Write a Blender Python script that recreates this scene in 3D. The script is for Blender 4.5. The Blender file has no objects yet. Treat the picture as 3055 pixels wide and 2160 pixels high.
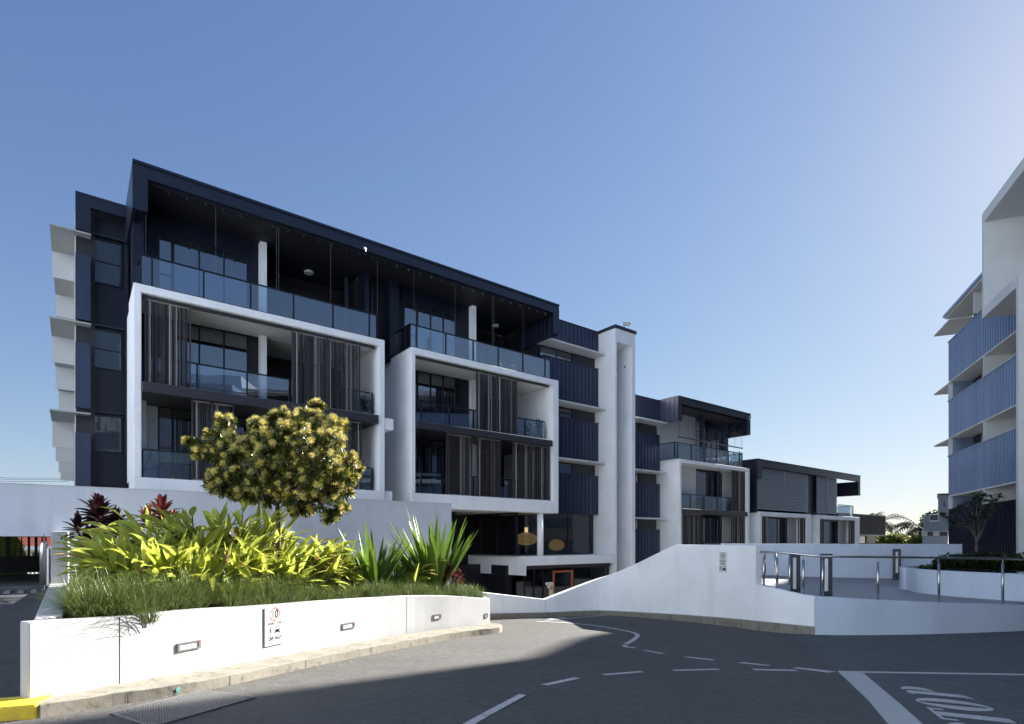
import bpy, math, random
from mathutils import Matrix, Vector, noise
R = math.radians
random.seed(7)
sc = bpy.context.scene
col = sc.collection
CH = 2.0                       # camera height; "rel" heights below are measured from the eye
# ------------------------------------------------------------------ surveying helpers
F, X0, Y0 = 1690.0, 1527.5, 1612.0
TH = R(52.37)
UX, UY = math.sin(TH), math.cos(TH)
VX, VY = -UY, UX
TR = math.atan2(2215-X0, F)
WX, WY = math.sin(TR), math.cos(TR)
PX_, PY_ = WY, -WX
VF = 21.36
GA, GB = 1.70, .045            # ground falls gently away from the camera
def gz(Y):
    Y = min(Y, 31.0)
    return CH-(GA+GB*max(Y, -30))
def G(x, y, dz=0.0):
    k = (y-Y0)/F-GB
    Y = (GA-dz)/k
    return Vector(((x-X0)/F*Y, Y, CH-GA-GB*Y+dz))
def P(x, y, Y): return Vector(((x-X0)/F*Y, Y, CH+(Y0-y)/F*Y))
def H(x, y, z):                # point on the level plane at rel height z
    Y = z*F/(Y0-y); return Vector(((x-X0)/F*Y, Y, CH+z))
def UU(x, v=VF):               # u where column x meets plane v
    d = (x-X0)/F; t = v/(d*VX+VY); return d*t*UX+t*UY
def ZZ(x, y, v=VF):
    d = (x-X0)/F; t = v/(d*VX+VY); return (Y0-y)/F*t
def B(u, v, z): return Vector((u*UX+v*VX, u*UY+v*VY, CH+z))
def W(w, p, z): return Vector((w*WX+p*PX_, w*WY+p*PY_, CH+z))
def WW(x, p):
    d = (x-X0)/F; t = p/(d*PX_+PY_); return d*t*WX+t*WY
def ident(x, y, z): return Vector((x, y, z))
# ------------------------------------------------------------------ mesh builder
WM = {}
class MB:
    def __init__(s, f=ident): s.v = []; s.f = []; s.t = f; s.uv = None; s.smooth = False
    def add(s, pts, faces):
        n = len(s.v); s.v += [Vector(p) for p in pts]; s.f += [tuple(i+n for i in f) for f in faces]
        return s
    def box(s, a0, a1, b0, b1, c0, c1):
        t = s.t
        pts = [t(a, b, c) for c in (c0, c1) for (a, b) in ((a0, b0), (a1, b0), (a1, b1), (a0, b1))]
        return s.add(pts, [(3, 2, 1, 0), (4, 5, 6, 7), (0, 1, 5, 4), (1, 2, 6, 5), (2, 3, 7, 6), (3, 0, 4, 7)])
    def quad(s, a, b, c, d): return s.add([s.t(*a), s.t(*b), s.t(*c), s.t(*d)], [(0, 1, 2, 3)])
    def prism(s, poly, lo, hi):            # poly in plane coords (a,b), extruded in c
        n = len(poly)
        lo_ = lo if isinstance(lo, (list, tuple)) else [lo]*n
        hi_ = hi if isinstance(hi, (list, tuple)) else [hi]*n
        pts = [s.t(p[0], p[1], l) for p, l in zip(poly, lo_)]+[s.t(p[0], p[1], h) for p, h in zip(poly, hi_)]
        fs = [tuple(range(n-1, -1, -1)), tuple(range(n, 2*n))]+[(i, (i+1) % n, n+(i+1) % n, n+i) for i in range(n)]
        return s.add(pts, fs)
    def strip(s, inner, outer, lo, hi):     # a ribbon wall between two plan polylines (lists of xy), lo/hi lists
        n = len(inner)
        pts = []
        for i in range(n):
            a, b = inner[i], outer[i]
            pts += [Vector((a[0], a[1], lo[i])), Vector((b[0], b[1], lo[i])), Vector((b[0], b[1], hi[i])), Vector((a[0], a[1], hi[i]))]
        fs = []
        for i in range(n-1):
            k = 4*i
            for j in range(4): fs.append((k+j, k+(j+1) % 4, k+4+(j+1) % 4, k+4+j))
        fs += [(3, 2, 1, 0), (4*n-4, 4*n-3, 4*n-2, 4*n-1)]
        return s.add(pts, fs)
    def tube(s, path, r, n=8, cap=True):
        path = [Vector(p) for p in path]
        rr = r if isinstance(r, (list, tuple)) else [r]*len(path)
        pts = []; prev = None
        for i, p in enumerate(path):
            d = (path[min(i+1, len(path)-1)]-path[max(i-1, 0)]).normalized()
            if prev is None:
                a = d.orthogonal().normalized()
            else:
                a = (prev-d*prev.dot(d))
                a = a.normalized() if a.length > 1e-6 else d.orthogonal().normalized()
            prev = a; b = d.cross(a)
            for k in range(n):
                an = 2*math.pi*k/n
                pts.append(p+(a*math.cos(an)+b*math.sin(an))*rr[i])
        fs = []
        for i in range(len(path)-1):
            for k in range(n): fs.append((i*n+k, i*n+(k+1) % n, (i+1)*n+(k+1) % n, (i+1)*n+k))
        if cap: fs += [tuple(range(n-1, -1, -1)), tuple(range((len(path)-1)*n, len(path)*n))]
        return s.add(pts, fs)
    def lathe(s, prof, c, n=16):
        pts = []; fs = []
        for r, z in prof:
            for k in range(n):
                an = 2*math.pi*k/n; pts.append(Vector((c[0]+r*math.cos(an), c[1]+r*math.sin(an), c[2]+z)))
        for i in range(len(prof)-1):
            for k in range(n): fs.append((i*n+k, i*n+(k+1) % n, (i+1)*n+(k+1) % n, (i+1)*n+k))
        fs += [tuple(range(n-1, -1, -1)), tuple(range((len(prof)-1)*n, len(prof)*n))]
        return s.add(pts, fs)
    def build(s, name, m, parent=None, smooth=None, bevel=0):
        me = bpy.data.meshes.new(name)
        o = bpy.data.objects.new(name, me); col.objects.link(o)
        if parent is None:
            xs = [p.x for p in s.v]; ys = [p.y for p in s.v]; zs = [p.z for p in s.v]
            c = Vector(((min(xs)+max(xs))/2, (min(ys)+max(ys))/2, min(zs)))
            o.location = c; M = Matrix.Translation(c); WM[o] = M
        else:
            o.parent = parent; WM[o] = WM[parent]; M = WM[parent]
        inv = M.inverted()
        me.from_pydata([inv @ p for p in s.v], [], s.f)
        if s.uv:
            ul = me.uv_layers.new(name='UVMap')
            k = 0
            for poly in me.polygons:
                for li in poly.loop_indices:
                    ul.data[li].uv = s.uv[me.loops[li].vertex_index]
        me.materials.append(m)
        if s.smooth or smooth:
            for p in me.polygons: p.use_smooth = True
        me.update()
        if bevel:
            b = o.modifiers.new('bevel', 'BEVEL'); b.width = bevel; b.segments = 2; b.limit_method = 'ANGLE'; b.angle_limit = R(50)
        return o
def tag(o, label=None, cat=None, group=None, kind=None):
    if label: o['label'] = label
    if cat: o['category'] = cat
    if group: o['group'] = group
    if kind: o['kind'] = kind
    return o
def thing(name, loc, label, cat, rz=0, group=None):
    o = bpy.data.objects.new(name, None); col.objects.link(o)
    o.empty_display_size = .2
    o.location = loc; o.rotation_euler = (0, 0, rz)
    WM[o] = Matrix.Translation(Vector(loc)) @ Matrix.Rotation(rz, 4, 'Z')
    return tag(o, label, cat, group)
def kids(o): return [c for c in bpy.data.objects if c.parent == o]
def copy_tree(o, loc=None, rz=None, parent=None):
    c = o.copy(); col.objects.link(c)
    if parent: c.parent = parent
    if loc is not None: c.location = loc
    if rz is not None: c.rotation_euler = (0, 0, rz)
    for ch in kids(o): copy_tree(ch, parent=c)
    return c
# ------------------------------------------------------------------ materials
def newmat(name):
    m = bpy.data.materials.new(name); m.use_nodes = True
    nt = m.node_tree; b = nt.nodes['Principled BSDF']; return m, nt, b
def N(nt, t, **k):
    n = nt.nodes.new(t)
    for a, v in k.items():
        if a.startswith('i_'): n.inputs[a[2:].replace('_', ' ')].default_value = v
        else: setattr(n, a, v)
    return n
def L(nt, a, b): nt.links.new(a, b)
def mixc(nt, fac, a, b):
    m = N(nt, 'ShaderNodeMix', data_type='RGBA')
    L(nt, fac, m.inputs[0])
    for i, c in ((6, a), (7, b)):
        if isinstance(c, tuple): m.inputs[i].default_value = (*c, 1)
        else: L(nt, c, m.inputs[i])
    return m.outputs[2]
def noisef(nt, scale, detail=4, lo=.35, hi=.65, stretch=None, rough=.6):
    tc = N(nt, 'ShaderNodeNewGeometry'); v = tc.outputs['Position']
    if stretch:
        mp = N(nt, 'ShaderNodeMapping'); mp.inputs['Scale'].default_value = stretch; L(nt, v, mp.inputs[0]); v = mp.outputs[0]
    n = N(nt, 'ShaderNodeTexNoise'); n.inputs['Scale'].default_value = scale; n.inputs['Detail'].default_value = detail
    n.inputs['Roughness'].default_value = rough
    L(nt, v, n.inputs['Vector'])
    r = N(nt, 'ShaderNodeMapRange'); r.inputs[1].default_value = lo; r.inputs[2].default_value = hi
    L(nt, n.outputs[0], r.inputs[0]); return r.outputs[0], n.outputs[0]
def mat_plain(name, c, rough=.6, metal=0, spec=.5, c2=None, scale=2.0, stretch=None, bump=0, bscale=60):
    m, nt, b = newmat(name)
    b.inputs['Base Color'].default_value = (*c, 1); b.inputs['Roughness'].default_value = rough
    b.inputs['Metallic'].default_value = metal; b.inputs['Specular IOR Level'].default_value = spec
    if c2:
        f, _ = noisef(nt, scale, 5, stretch=stretch)
        L(nt, mixc(nt, f, c, c2), b.inputs['Base Color'])
    if bump:
        _, h = noisef(nt, bscale, 3)
        bp = N(nt, 'ShaderNodeBump'); bp.inputs['Strength'].default_value = bump; bp.inputs['Distance'].default_value = .01
        L(nt, h, bp.inputs['Height']); L(nt, bp.outputs[0], b.inputs['Normal'])
    return m
def mat_render(name, c, dirt=(.5, .5, .47), amt=.35, bump=.25):
    # painted render: broad patchiness, faint vertical runs, sand texture
    m, nt, b = newmat(name)
    f1, _ = noisef(nt, .9, 5, .4, .75)
    f2, _ = noisef(nt, 2.2, 4, .52, .8, stretch=(1, 1, .12))
    c1 = mixc(nt, f1, c, tuple(x*.9 for x in c))
    mu = N(nt, 'ShaderNodeMath', operation='MULTIPLY'); L(nt, f2, mu.inputs[0]); mu.inputs[1].default_value = amt
    c2 = mixc(nt, mu.outputs[0], c1, dirt)
    L(nt, c2, b.inputs['Base Color']); b.inputs['Roughness'].default_value = .75
    b.inputs['Specular IOR Level'].default_value = .3
    _, h = noisef(nt, 90, 3)
    bp = N(nt, 'ShaderNodeBump'); bp.inputs['Strength'].default_value = bump; bp.inputs['Distance'].default_value = .006
    L(nt, h, bp.inputs['Height']); L(nt, bp.outputs[0], b.inputs['Normal'])
    return m
M = {}
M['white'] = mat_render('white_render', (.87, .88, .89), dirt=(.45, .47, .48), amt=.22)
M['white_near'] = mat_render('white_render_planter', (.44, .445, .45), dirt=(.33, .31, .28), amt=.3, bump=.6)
M['terrw'] = mat_render('shade_tinted_white_render', (.56, .63, .74), dirt=(.36, .38, .42), amt=.18)  # white walls in shade; the bluish shade is put into the colour
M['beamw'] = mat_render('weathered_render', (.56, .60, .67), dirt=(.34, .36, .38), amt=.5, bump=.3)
M['greyw'] = mat_render('grey_white_render', (.66, .67, .66), amt=.12)
M['soffit'] = mat_plain('soffit', (.74, .74, .70), .8)
M['navy'] = mat_plain('navy_cladding', (.007, .009, .020), .42, 0, .3, (.010, .012, .026), 1.2)
M['navy2'] = mat_plain('navy_metal_cladding', (.026, .034, .068), .36, .2, .5, (.036, .047, .088), 1.0, stretch=(1, 1, .2))
M['rbclad'] = mat_plain('blue_metal_cladding', (.22, .28, .41), .34, .35, .6, (.19, .24, .36), .8, stretch=(1, 1, .3))
M['black'] = mat_plain('dark_wall', (.012, .012, .016), .6)
M['fascia'] = mat_plain('fascia', (.014, .018, .034), .35, .2, .5)
M['slab'] = mat_plain('slab_edge', (.03, .03, .038), .45, 0, .5)
M['frame'] = mat_plain('window_frame', (.012, .014, .022), .35, .3, .5)
M['steel'] = mat_plain('stainless', (.55, .53, .50), .28, 1.0, .5)
M['steel2'] = mat_plain('galvanised', (.35, .35, .36), .4, .9, .5)
M['wire'] = mat_plain('wire', (.25, .22, .2), .5, .5)
M['lamp_w'] = mat_plain('opal', (.7, .7, .68), .4)
M['red'] = mat_plain('red', (.55, .03, .03), .5)
M['blk'] = mat_plain('sign_black', (.008, .008, .008), 1.0, 0, 0)
M['signw'] = mat_plain('sign_white', (.66, .66, .66), .35)
M['orange'] = mat_plain('timber_door', (.28, .085, .02), .4, 0, .5, (.36, .12, .03), 6, stretch=(6, 6, .6))
M['gold'] = mat_plain('gold_shade', (.50, .36, .14), .5, .2)
_g = M['gold'].node_tree.nodes['Principled BSDF']; _g.inputs['Emission Color'].default_value = (1, .68, .25, 1); _g.inputs['Emission Strength'].default_value = .05
M['pot'] = mat_plain('terracotta', (.35, .15, .1), .7)
M['potw'] = mat_plain('pale_pot', (.5, .55, .52), .5)
M['wood'] = mat_plain('bark', (.16, .12, .085), .85, 0, .2, (.09, .07, .05), 14, bump=.5)
M['bark2'] = mat_plain('grey_bark', (.13, .115, .10), .85, 0, .2, (.08, .07, .065), 10, bump=.4)
M['soil'] = mat_plain('soil', (.035, .026, .018), .95, 0, .1, (.06, .045, .03), 12, bump=.8, bscale=25)
M['yellow'] = mat_plain('yellow_paint', (.78, .58, .03), .55, 0, .4, (.62, .45, .04), 9, bump=.5)
M['redroof'] = mat_plain('red_roof', (.26, .06, .035), .7, 0, .3, (.18, .045, .03), 4)
M['cream'] = mat_plain('cream_wall', (.55, .50, .38), .7)
M['terrace'] = mat_plain('terrace_concrete', (.27, .27, .27), .55, 0, .4, (.22, .22, .225), 1.5, bump=.2, bscale=40)
M['floor'] = mat_plain('carpark_floor', (.08, .08, .08), .8, 0, .3, (.05, .05, .05), 2)
M['grate'] = mat_plain('grate_steel', (.3, .3, .3), .5, .6)
M['pit'] = mat_plain('pit', (.01, .01, .01), .9)
M['weather'] = mat_plain('weatherboard', (.30, .33, .36), .6, 0, .4, (.26, .29, .32), 1)
M['bluepaint'] = mat_plain('spray_mark', (.12, .42, .36), .6)
M['palewall'] = mat_plain('light_wall', (.56, .57, .56), .7)
M['bladegrey'] = mat_plain('blade_grey', (.42, .44, .45), .6)
M['hood'] = mat_plain('hood_metal', (.30, .32, .32), .6)
M['paleblue'] = mat_plain('pale_blue_bounce', (.66, .76, .90), .8)  # for the added bounce block; blue offsets the warm sun it reflects
M['bluegrey'] = mat_plain('blue_grey_sky_blocker', (.12, .15, .22), .7)  # for the added block that hides sky from the terrace

def mat_glass(name, tint, mixt, rough=.0, refl=.0):
    m = bpy.data.materials.new(name); m.use_nodes = True; nt = m.node_tree; nt.nodes.clear()
    out = N(nt, 'ShaderNodeOutputMaterial')
    g = N(nt, 'ShaderNodeBsdfGlossy'); g.inputs['Roughness'].default_value = rough; g.inputs['Color'].default_value = (.9, .95, 1, 1)
    t = N(nt, 'ShaderNodeBsdfTransparent'); t.inputs['Color'].default_value = (*tint, 1)
    d = N(nt, 'ShaderNodeBsdfDiffuse'); d.inputs['Color'].default_value = (.02, .025, .035, 1)
    m1 = N(nt, 'ShaderNodeMixShader'); m1.inputs[0].default_value = mixt
    L(nt, t.outputs[0], m1.inputs[1]); L(nt, d.outputs[0], m1.inputs[2])
    fr = N(nt, 'ShaderNodeFresnel'); fr.inputs['IOR'].default_value = 1.5
    ad = N(nt, 'ShaderNodeMath', operation='ADD', use_clamp=True); ad.inputs[1].default_value = refl
    # slight waviness of the panes
    _, h = noisef(nt, .7, 2)
    bp = N(nt, 'ShaderNodeBump'); bp.inputs['Strength'].default_value = .04; bp.inputs['Distance'].default_value = .05
    L(nt, h, bp.inputs['Height']); L(nt, bp.outputs[0], g.inputs['Normal'])
    L(nt, fr.outputs[0], ad.inputs[0])
    m2 = N(nt, 'ShaderNodeMixShader'); L(nt, ad.outputs[0], m2.inputs[0]); L(nt, m1.outputs[0], m2.inputs[1]); L(nt, g.outputs[0], m2.inputs[2])
    L(nt, m2.outputs[0], out.inputs[0]); return m
M['window'] = mat_glass('window_glass', (.2, .25, .34), .7, .02, .20)
M['bal'] = mat_glass('balustrade_glass', (.60, .74, .86), .10, .01, .20)
M['dimglass'] = mat_glass('dim_window_glass', (.2, .25, .34), .8, .03, .05)
M['lobby'] = mat_glass('lobby_glass', (.5, .5, .5), .25, .01, .02)

def mat_asphalt(name, c1, c2, spk, bump):
    m, nt, b = newmat(name)
    f1, _ = noisef(nt, .35, 5, .38, .66)
    f2, h = noisef(nt, 70, 3, .38, .62)
    f3, _ = noisef(nt, 26, 2, .70, .74)
    f4, _ = noisef(nt, 1.3, 6, .45, .7, stretch=(.35, 1, 1))
    a = mixc(nt, f1, c1, c2)
    dk = mixc(nt, f2, tuple(x*.6 for x in c1), tuple(x*1.35 for x in c2))
    mm = N(nt, 'ShaderNodeMix', data_type='RGBA'); mm.inputs[0].default_value = .55
    L(nt, a, mm.inputs[6]); L(nt, dk, mm.inputs[7])
    f5, _ = noisef(nt, 7, 9, .42, .60, rough=.8); f6, _ = noisef(nt, .9, 3, .66, .74)
    m5 = N(nt, 'ShaderNodeMath', operation='MULTIPLY'); L(nt, f5, m5.inputs[0]); m5.inputs[1].default_value = .38
    b5 = mixc(nt, m5.outputs[0], mm.outputs[2], tuple(x*.42 for x in c1))
    m6 = N(nt, 'ShaderNodeMath', operation='MULTIPLY'); L(nt, f6, m6.inputs[0]); m6.inputs[1].default_value = .35
    b6 = mixc(nt, m6.outputs[0], b5, tuple(x*.4 for x in c1))
    o1 = mixc(nt, f3, b6, spk)
    mu = N(nt, 'ShaderNodeMath', operation='MULTIPLY'); L(nt, f4, mu.inputs[0]); mu.inputs[1].default_value = .18
    L(nt, mixc(nt, mu.outputs[0], o1, tuple(x*.45 for x in c1)), b.inputs['Base Color'])
    b.inputs['Roughness'].default_value = .85; b.inputs['Specular IOR Level'].default_value = .25
    bp = N(nt, 'ShaderNodeBump'); bp.inputs['Strength'].default_value = bump; bp.inputs['Distance'].default_value = .012
    L(nt, h, bp.inputs['Height']); L(nt, bp.outputs[0], b.inputs['Normal'])
    return m
M['road'] = mat_asphalt('asphalt', (.098, .095, .093), (.124, .120, .115), (.27, .26, .25), .8)
M['road2'] = mat_asphalt('asphalt_rough', (.105, .112, .115), (.135, .142, .145), (.27, .28, .29), 1.0)
M['drive'] = mat_asphalt('driveway_asphalt', (.07, .07, .075), (.09, .09, .095), (.16, .16, .16), .6)
M['paint'] = mat_plain('road_paint', (.62, .62, .6), .7, 0, .3, (.36, .36, .35), 22, bump=.5, bscale=80)
M['stopline'] = mat_plain('worn_road_paint', (.58, .59, .58), .8, 0, .2, (.36, .37, .37), 60, bump=.9, bscale=70)
def mat_kerb():
    m, nt, b = newmat('kerb_concrete')
    f1, _ = noisef(nt, 2.5, 6, .35, .7); f2, h = noisef(nt, 9, 6, .5, .72, stretch=(1, 1, .8)); f3, _ = noisef(nt, 60, 2, .4, .6)
    a = mixc(nt, f1, (.22, .205, .165), (.17, .155, .125)); c = mixc(nt, f2, a, (.07, .06, .045))
    mu = N(nt, 'ShaderNodeMath', operation='MULTIPLY'); L(nt, f3, mu.inputs[0]); mu.inputs[1].default_value = .3
    L(nt, mixc(nt, mu.outputs[0], c, (.32, .30, .25)), b.inputs['Base Color']); b.inputs['Roughness'].default_value = .9
    bp = N(nt, 'ShaderNodeBump'); bp.inputs['Strength'].default_value = .4; bp.inputs['Distance'].default_value = .012
    L(nt, h, bp.inputs['Height']); L(nt, bp.outputs[0], b.inputs['Normal']); return m
M['kerb'] = mat_kerb()

def mat_leaf(name, c1, c2, c3=None, stripe=None, trans=.35, rough=.45, scale=6, vary=.6):
    m, nt, b = newmat(name)
    f, _ = noisef(nt, scale, 3, .3, .7)
    c = mixc(nt, f, c1, c2)
    gi = N(nt, 'ShaderNodeNewGeometry'); rg = N(nt, 'ShaderNodeMapRange'); rg.inputs[3].default_value = 0; rg.inputs[4].default_value = vary
    L(nt, gi.outputs['Random Per Island'], rg.inputs[0]); c = mixc(nt, rg.outputs[0], c, c3 or tuple(x*.35 for x in c1))
    if stripe:          # variegation running out from the midrib
        uvn = N(nt, 'ShaderNodeUVMap'); sp = N(nt, 'ShaderNodeSeparateXYZ'); L(nt, uvn.outputs[0], sp.inputs[0])
        ab = N(nt, 'ShaderNodeMath', operation='ABSOLUTE'); L(nt, sp.outputs[0], ab.inputs[0])
        k = N(nt, 'ShaderNodeMath', operation='MULTIPLY_ADD'); L(nt, ab.outputs[0], k.inputs[0]); k.inputs[1].default_value = -1.3; L(nt, sp.outputs[1], k.inputs[2])
        n = N(nt, 'ShaderNodeTexNoise', noise_dimensions='2D'); n.inputs['Scale'].default_value = 1.0; n.inputs['Detail'].default_value = 1
        cb = N(nt, 'ShaderNodeCombineXYZ'); mu = N(nt, 'ShaderNodeMath', operation='MULTIPLY'); mu.inputs[1].default_value = 9; L(nt, k.outputs[0], mu.inputs[0])
        L(nt, mu.outputs[0], cb.inputs[0]); L(nt, cb.outputs[0], n.inputs['Vector'])
        r = N(nt, 'ShaderNodeMapRange'); r.inputs[1].default_value = .46; r.inputs[2].default_value = .54; L(nt, n.outputs[0], r.inputs[0])
        c = mixc(nt, r.outputs[0], c, stripe)
    L(nt, c, b.inputs['Base Color']); b.inputs['Roughness'].default_value = rough; b.inputs['Specular IOR Level'].default_value = .4
    out = nt.nodes['Material Output']
    tr = N(nt, 'ShaderNodeBsdfTranslucent'); L(nt, c, tr.inputs[0])
    mx = N(nt, 'ShaderNodeMixShader'); mx.inputs[0].default_value = trans
    L(nt, b.outputs[0], mx.inputs[1]); L(nt, tr.outputs[0], mx.inputs[2]); L(nt, mx.outputs[0], out.inputs[0])
    return m
M['ginger'] = mat_leaf('variegated_leaf', (.66, .60, .08), (.82, .76, .22), c3=(.24, .34, .03), stripe=(.16, .28, .02), trans=.5, vary=.3)
M['dryleaf'] = mat_leaf('dry_leaf', (.42, .28, .12), (.30, .2, .09), trans=.3)
M['spiky'] = mat_leaf('strap_leaf', (.11, .20, .025), (.17, .27, .04), trans=.4, rough=.35)
M['grass'] = mat_leaf('grass_blade', (.085, .125, .022), (.20, .25, .075), trans=.3, rough=.35, scale=9)
M['tuft'] = mat_leaf('tuft_blade', (.11, .17, .06), (.2, .26, .1), trans=.3, rough=.35, scale=9)
M['cordy'] = mat_leaf('purple_leaf', (.018, .007, .012), (.04, .012, .015), trans=.35, rough=.35)
M['cordyred'] = mat_leaf('red_leaf', (.10, .022, .022), (.17, .04, .03), trans=.4, rough=.35)
M['treeleaf'] = mat_leaf('tree_leaf', (.06, .078, .013), (.125, .135, .024), trans=.3, rough=.32)
M['bloom'] = mat_leaf('yellow_bloom', (.76, .64, .15), (.86, .78, .34), trans=.3, rough=.6, vary=.15)
M['darkleaf'] = mat_leaf('dark_leaf', (.03, .055, .018), (.05, .08, .025), trans=.2, rough=.3)
M['farleaf'] = mat_leaf('far_leaf', (.03, .055, .018), (.05, .08, .025), trans=.12, rough=.8)
M['midleaf'] = mat_leaf('hedge_leaf', (.18, .22, .03), (.26, .28, .04), trans=.3)
M['grnleaf'] = mat_leaf('pot_leaf', (.06, .11, .03), (.1, .16, .05), trans=.3)
M['redfl'] = mat_leaf('red_flower', (.5, .06, .05), (.6, .12, .1), trans=.3)
M['pinkfl'] = mat_leaf('pink_flower', (.7, .45, .45), (.75, .62, .6), trans=.3)
def mat_batten():
    m, nt, b = newmat('screen_batten')
    g = N(nt, 'ShaderNodeNewGeometry')
    cr = N(nt, 'ShaderNodeValToRGB'); e = cr.color_ramp.elements
    e[0].color = (.018, .016, .018, 1); e[1].position = 1; e[1].color = (.46, .44, .38, 1)
    e2 = cr.color_ramp.elements.new(.5); e2.color = (.035, .030, .030, 1); e3 = cr.color_ramp.elements.new(.88); e3.color = (.07, .062, .056, 1)
    L(nt, g.outputs['Random Per Island'], cr.inputs[0]); L(nt, cr.outputs[0], b.inputs['Base Color']); b.inputs['Roughness'].default_value = .5
    return m
M['batten'] = mat_batten()
M['louvre'] = mat_plain('louvre', (.30, .31, .33), .4, .3)
M['louvred'] = mat_plain('louvre_dark', (.11, .115, .13), .4, .3)
# ------------------------------------------------------------------ world, sun, camera
AZ, EL = R(52.0), R(29.0)      # azimuth measured clockwise from +Y
w = bpy.data.worlds.new("World"); sc.world = w; w.use_nodes = True
nt = w.node_tree; bg = nt.nodes['Background']
sky = N(nt, 'ShaderNodeTexSky'); sky.sky_type = 'NISHITA'; sky.sun_disc = False
sky.sun_elevation = EL; sky.sun_rotation = AZ; sky.altitude = 0; sky.air_density = 1.0; sky.dust_density = .25; sky.ozone_density = 3.0
# gentle shoulder on the very bright glow round the sun: c / (1 + k c)
k1 = N(nt, 'ShaderNodeVectorMath', operation='MULTIPLY_ADD'); L(nt, sky.outputs[0], k1.inputs[0]); k1.inputs[1].default_value = (.11, .115, .185); k1.inputs[2].default_value = (1, 1, 1)
k2 = N(nt, 'ShaderNodeVectorMath', operation='DIVIDE'); L(nt, sky.outputs[0], k2.inputs[0]); L(nt, k1.outputs[0], k2.inputs[1])
k3 = N(nt, 'ShaderNodeVectorMath', operation='MULTIPLY'); k3.inputs[1].default_value = (.535, .555, .77); L(nt, k2.outputs[0], k3.inputs[0])
L(nt, k3.outputs[0], bg.inputs[0]); bg.inputs[1].default_value = .085
sl = bpy.data.lights.new('sun', 'SUN'); sl.energy = 5.0; sl.angle = R(.53); sl.color = (1, .95, .87)
so = bpy.data.objects.new('sun', sl); col.objects.link(so)
sd = Vector((math.sin(AZ)*math.cos(EL), math.cos(AZ)*math.cos(EL), math.sin(EL)))
so.rotation_euler = sd.to_track_quat('Z', 'Y').to_euler(); so.location = (30, 25, 40)
cd = bpy.data.cameras.new('camera'); cam = bpy.data.objects.new('camera', cd); col.objects.link(cam)
cam.location = (0, 0, CH); cam.rotation_euler = (R(90), 0, 0)
cd.sensor_width = 36; cd.sensor_fit = 'HORIZONTAL'; cd.lens = 36*F/3055; cd.shift_y = (Y0-1080)/3055; cd.clip_end = 2000; cd.clip_start = .1
sc.camera = cam
sc.view_settings.view_transform = 'Standard'; sc.view_settings.look = 'None'; sc.view_settings.exposure = 2.08; sc.view_settings.gamma = 1
# ================================================================== ground, walls, road
def cr(pts, x):                       # Catmull-Rom y(x) through pixel points
    n = len(pts)
    if x <= pts[0][0]: i = 0
    else:
        i = n-2
        for k in range(n-1):
            if pts[k][0] <= x <= pts[k+1][0]: i = k; break
    p0 = pts[max(i-1, 0)]; p1 = pts[i]; p2 = pts[i+1]; p3 = pts[min(i+2, n-1)]
    h = p2[0]-p1[0]; t = (x-p1[0])/h
    m1 = (p2[1]-p0[1])/(p2[0]-p0[0])*h; m2 = (p3[1]-p1[1])/(p3[0]-p1[0])*h
    return (2*t**3-3*t*t+1)*p1[1]+(t**3-2*t*t+t)*m1+(-2*t**3+3*t*t)*p2[1]+(t**3-t*t)*m2
def lin(pts, x):
    for k in range(len(pts)-1):
        if x <= pts[k+1][0] or k == len(pts)-2:
            a, b = pts[k], pts[k+1]; t = (x-a[0])/(b[0]-a[0]); return a[1]+(b[1]-a[1])*t
def offs(pl, d):                      # offset a plan polyline to its left by d
    out = []
    for i, p in enumerate(pl):
        a = pl[max(i-1, 0)]; b = pl[min(i+1, len(pl)-1)]
        dx, dy = b[0]-a[0], b[1]-a[1]; l = math.hypot(dx, dy) or 1
        out.append((p[0]-dy/l*d, p[1]+dx/l*d))
    return out
def resample(pl, n):
    t = [0]
    for i in range(1, len(pl)): t.append(t[-1]+(Vector(pl[i])-Vector(pl[i-1])).length)
    out = []
    for k in range(n):
        s = t[-1]*k/(n-1)
        for i in range(len(pl)-1):
            if s <= t[i+1] or i == len(pl)-2:
                # catmull on vectors
                p0 = Vector(pl[max(i-1, 0)]); p1 = Vector(pl[i]); p2 = Vector(pl[i+1]); p3 = Vector(pl[min(i+2, len(pl)-1)])
                f = (s-t[i])/(t[i+1]-t[i])
                m1 = (p2-p0)/2; m2 = (p3-p1)/2
                out.append((2*f**3-3*f*f+1)*p1+(f**3-2*f*f+f)*m1+(-2*f**3+3*f*f)*p2+(f**3-f*f)*m2); break
    return out
def xy(v): return (v[0], v[1])
# ground sheet
g = MB()
ys = [-1500, -6, 8, 16, 31, 60, 1500]
pts = []
for Y in ys: pts += [Vector((-1500, Y, gz(max(Y, -6))-.012)), Vector((1500, Y, gz(max(Y, -6))-.012))]
g.add(pts, [(2*i, 2*i+1, 2*i+3, 2*i+2) for i in range(len(ys)-1)])
tag(g.build('ground', M['floor']), kind='structure')
def sheet(poly, dz, m, name, kind='structure'):
    s = MB(); s.add([Vector((p[0], p[1], gz(p[1])+dz)) for p in poly], [tuple(range(len(poly)))])
    o = s.build(name, m); tag(o, kind=kind)
    if o.data.polygons[0].normal.z < 0: o.data.flip_normals()
    return o
sheet([(-16, -6), (40, -6), (40, 24), (-16, 24)], 0, M['road'], 'road')
A_ = [xy(G(x, y)) for x, y in ((2365, 1892), (2425, 1940), (2500, 2007), (2560, 2070), (2617, 2136), (2700, 2240))]
sheet(A_+[(7.5, -2), (30, -2), (30, 15.5), (13, 15.2)], .004, M['road2'], 'road')
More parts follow.
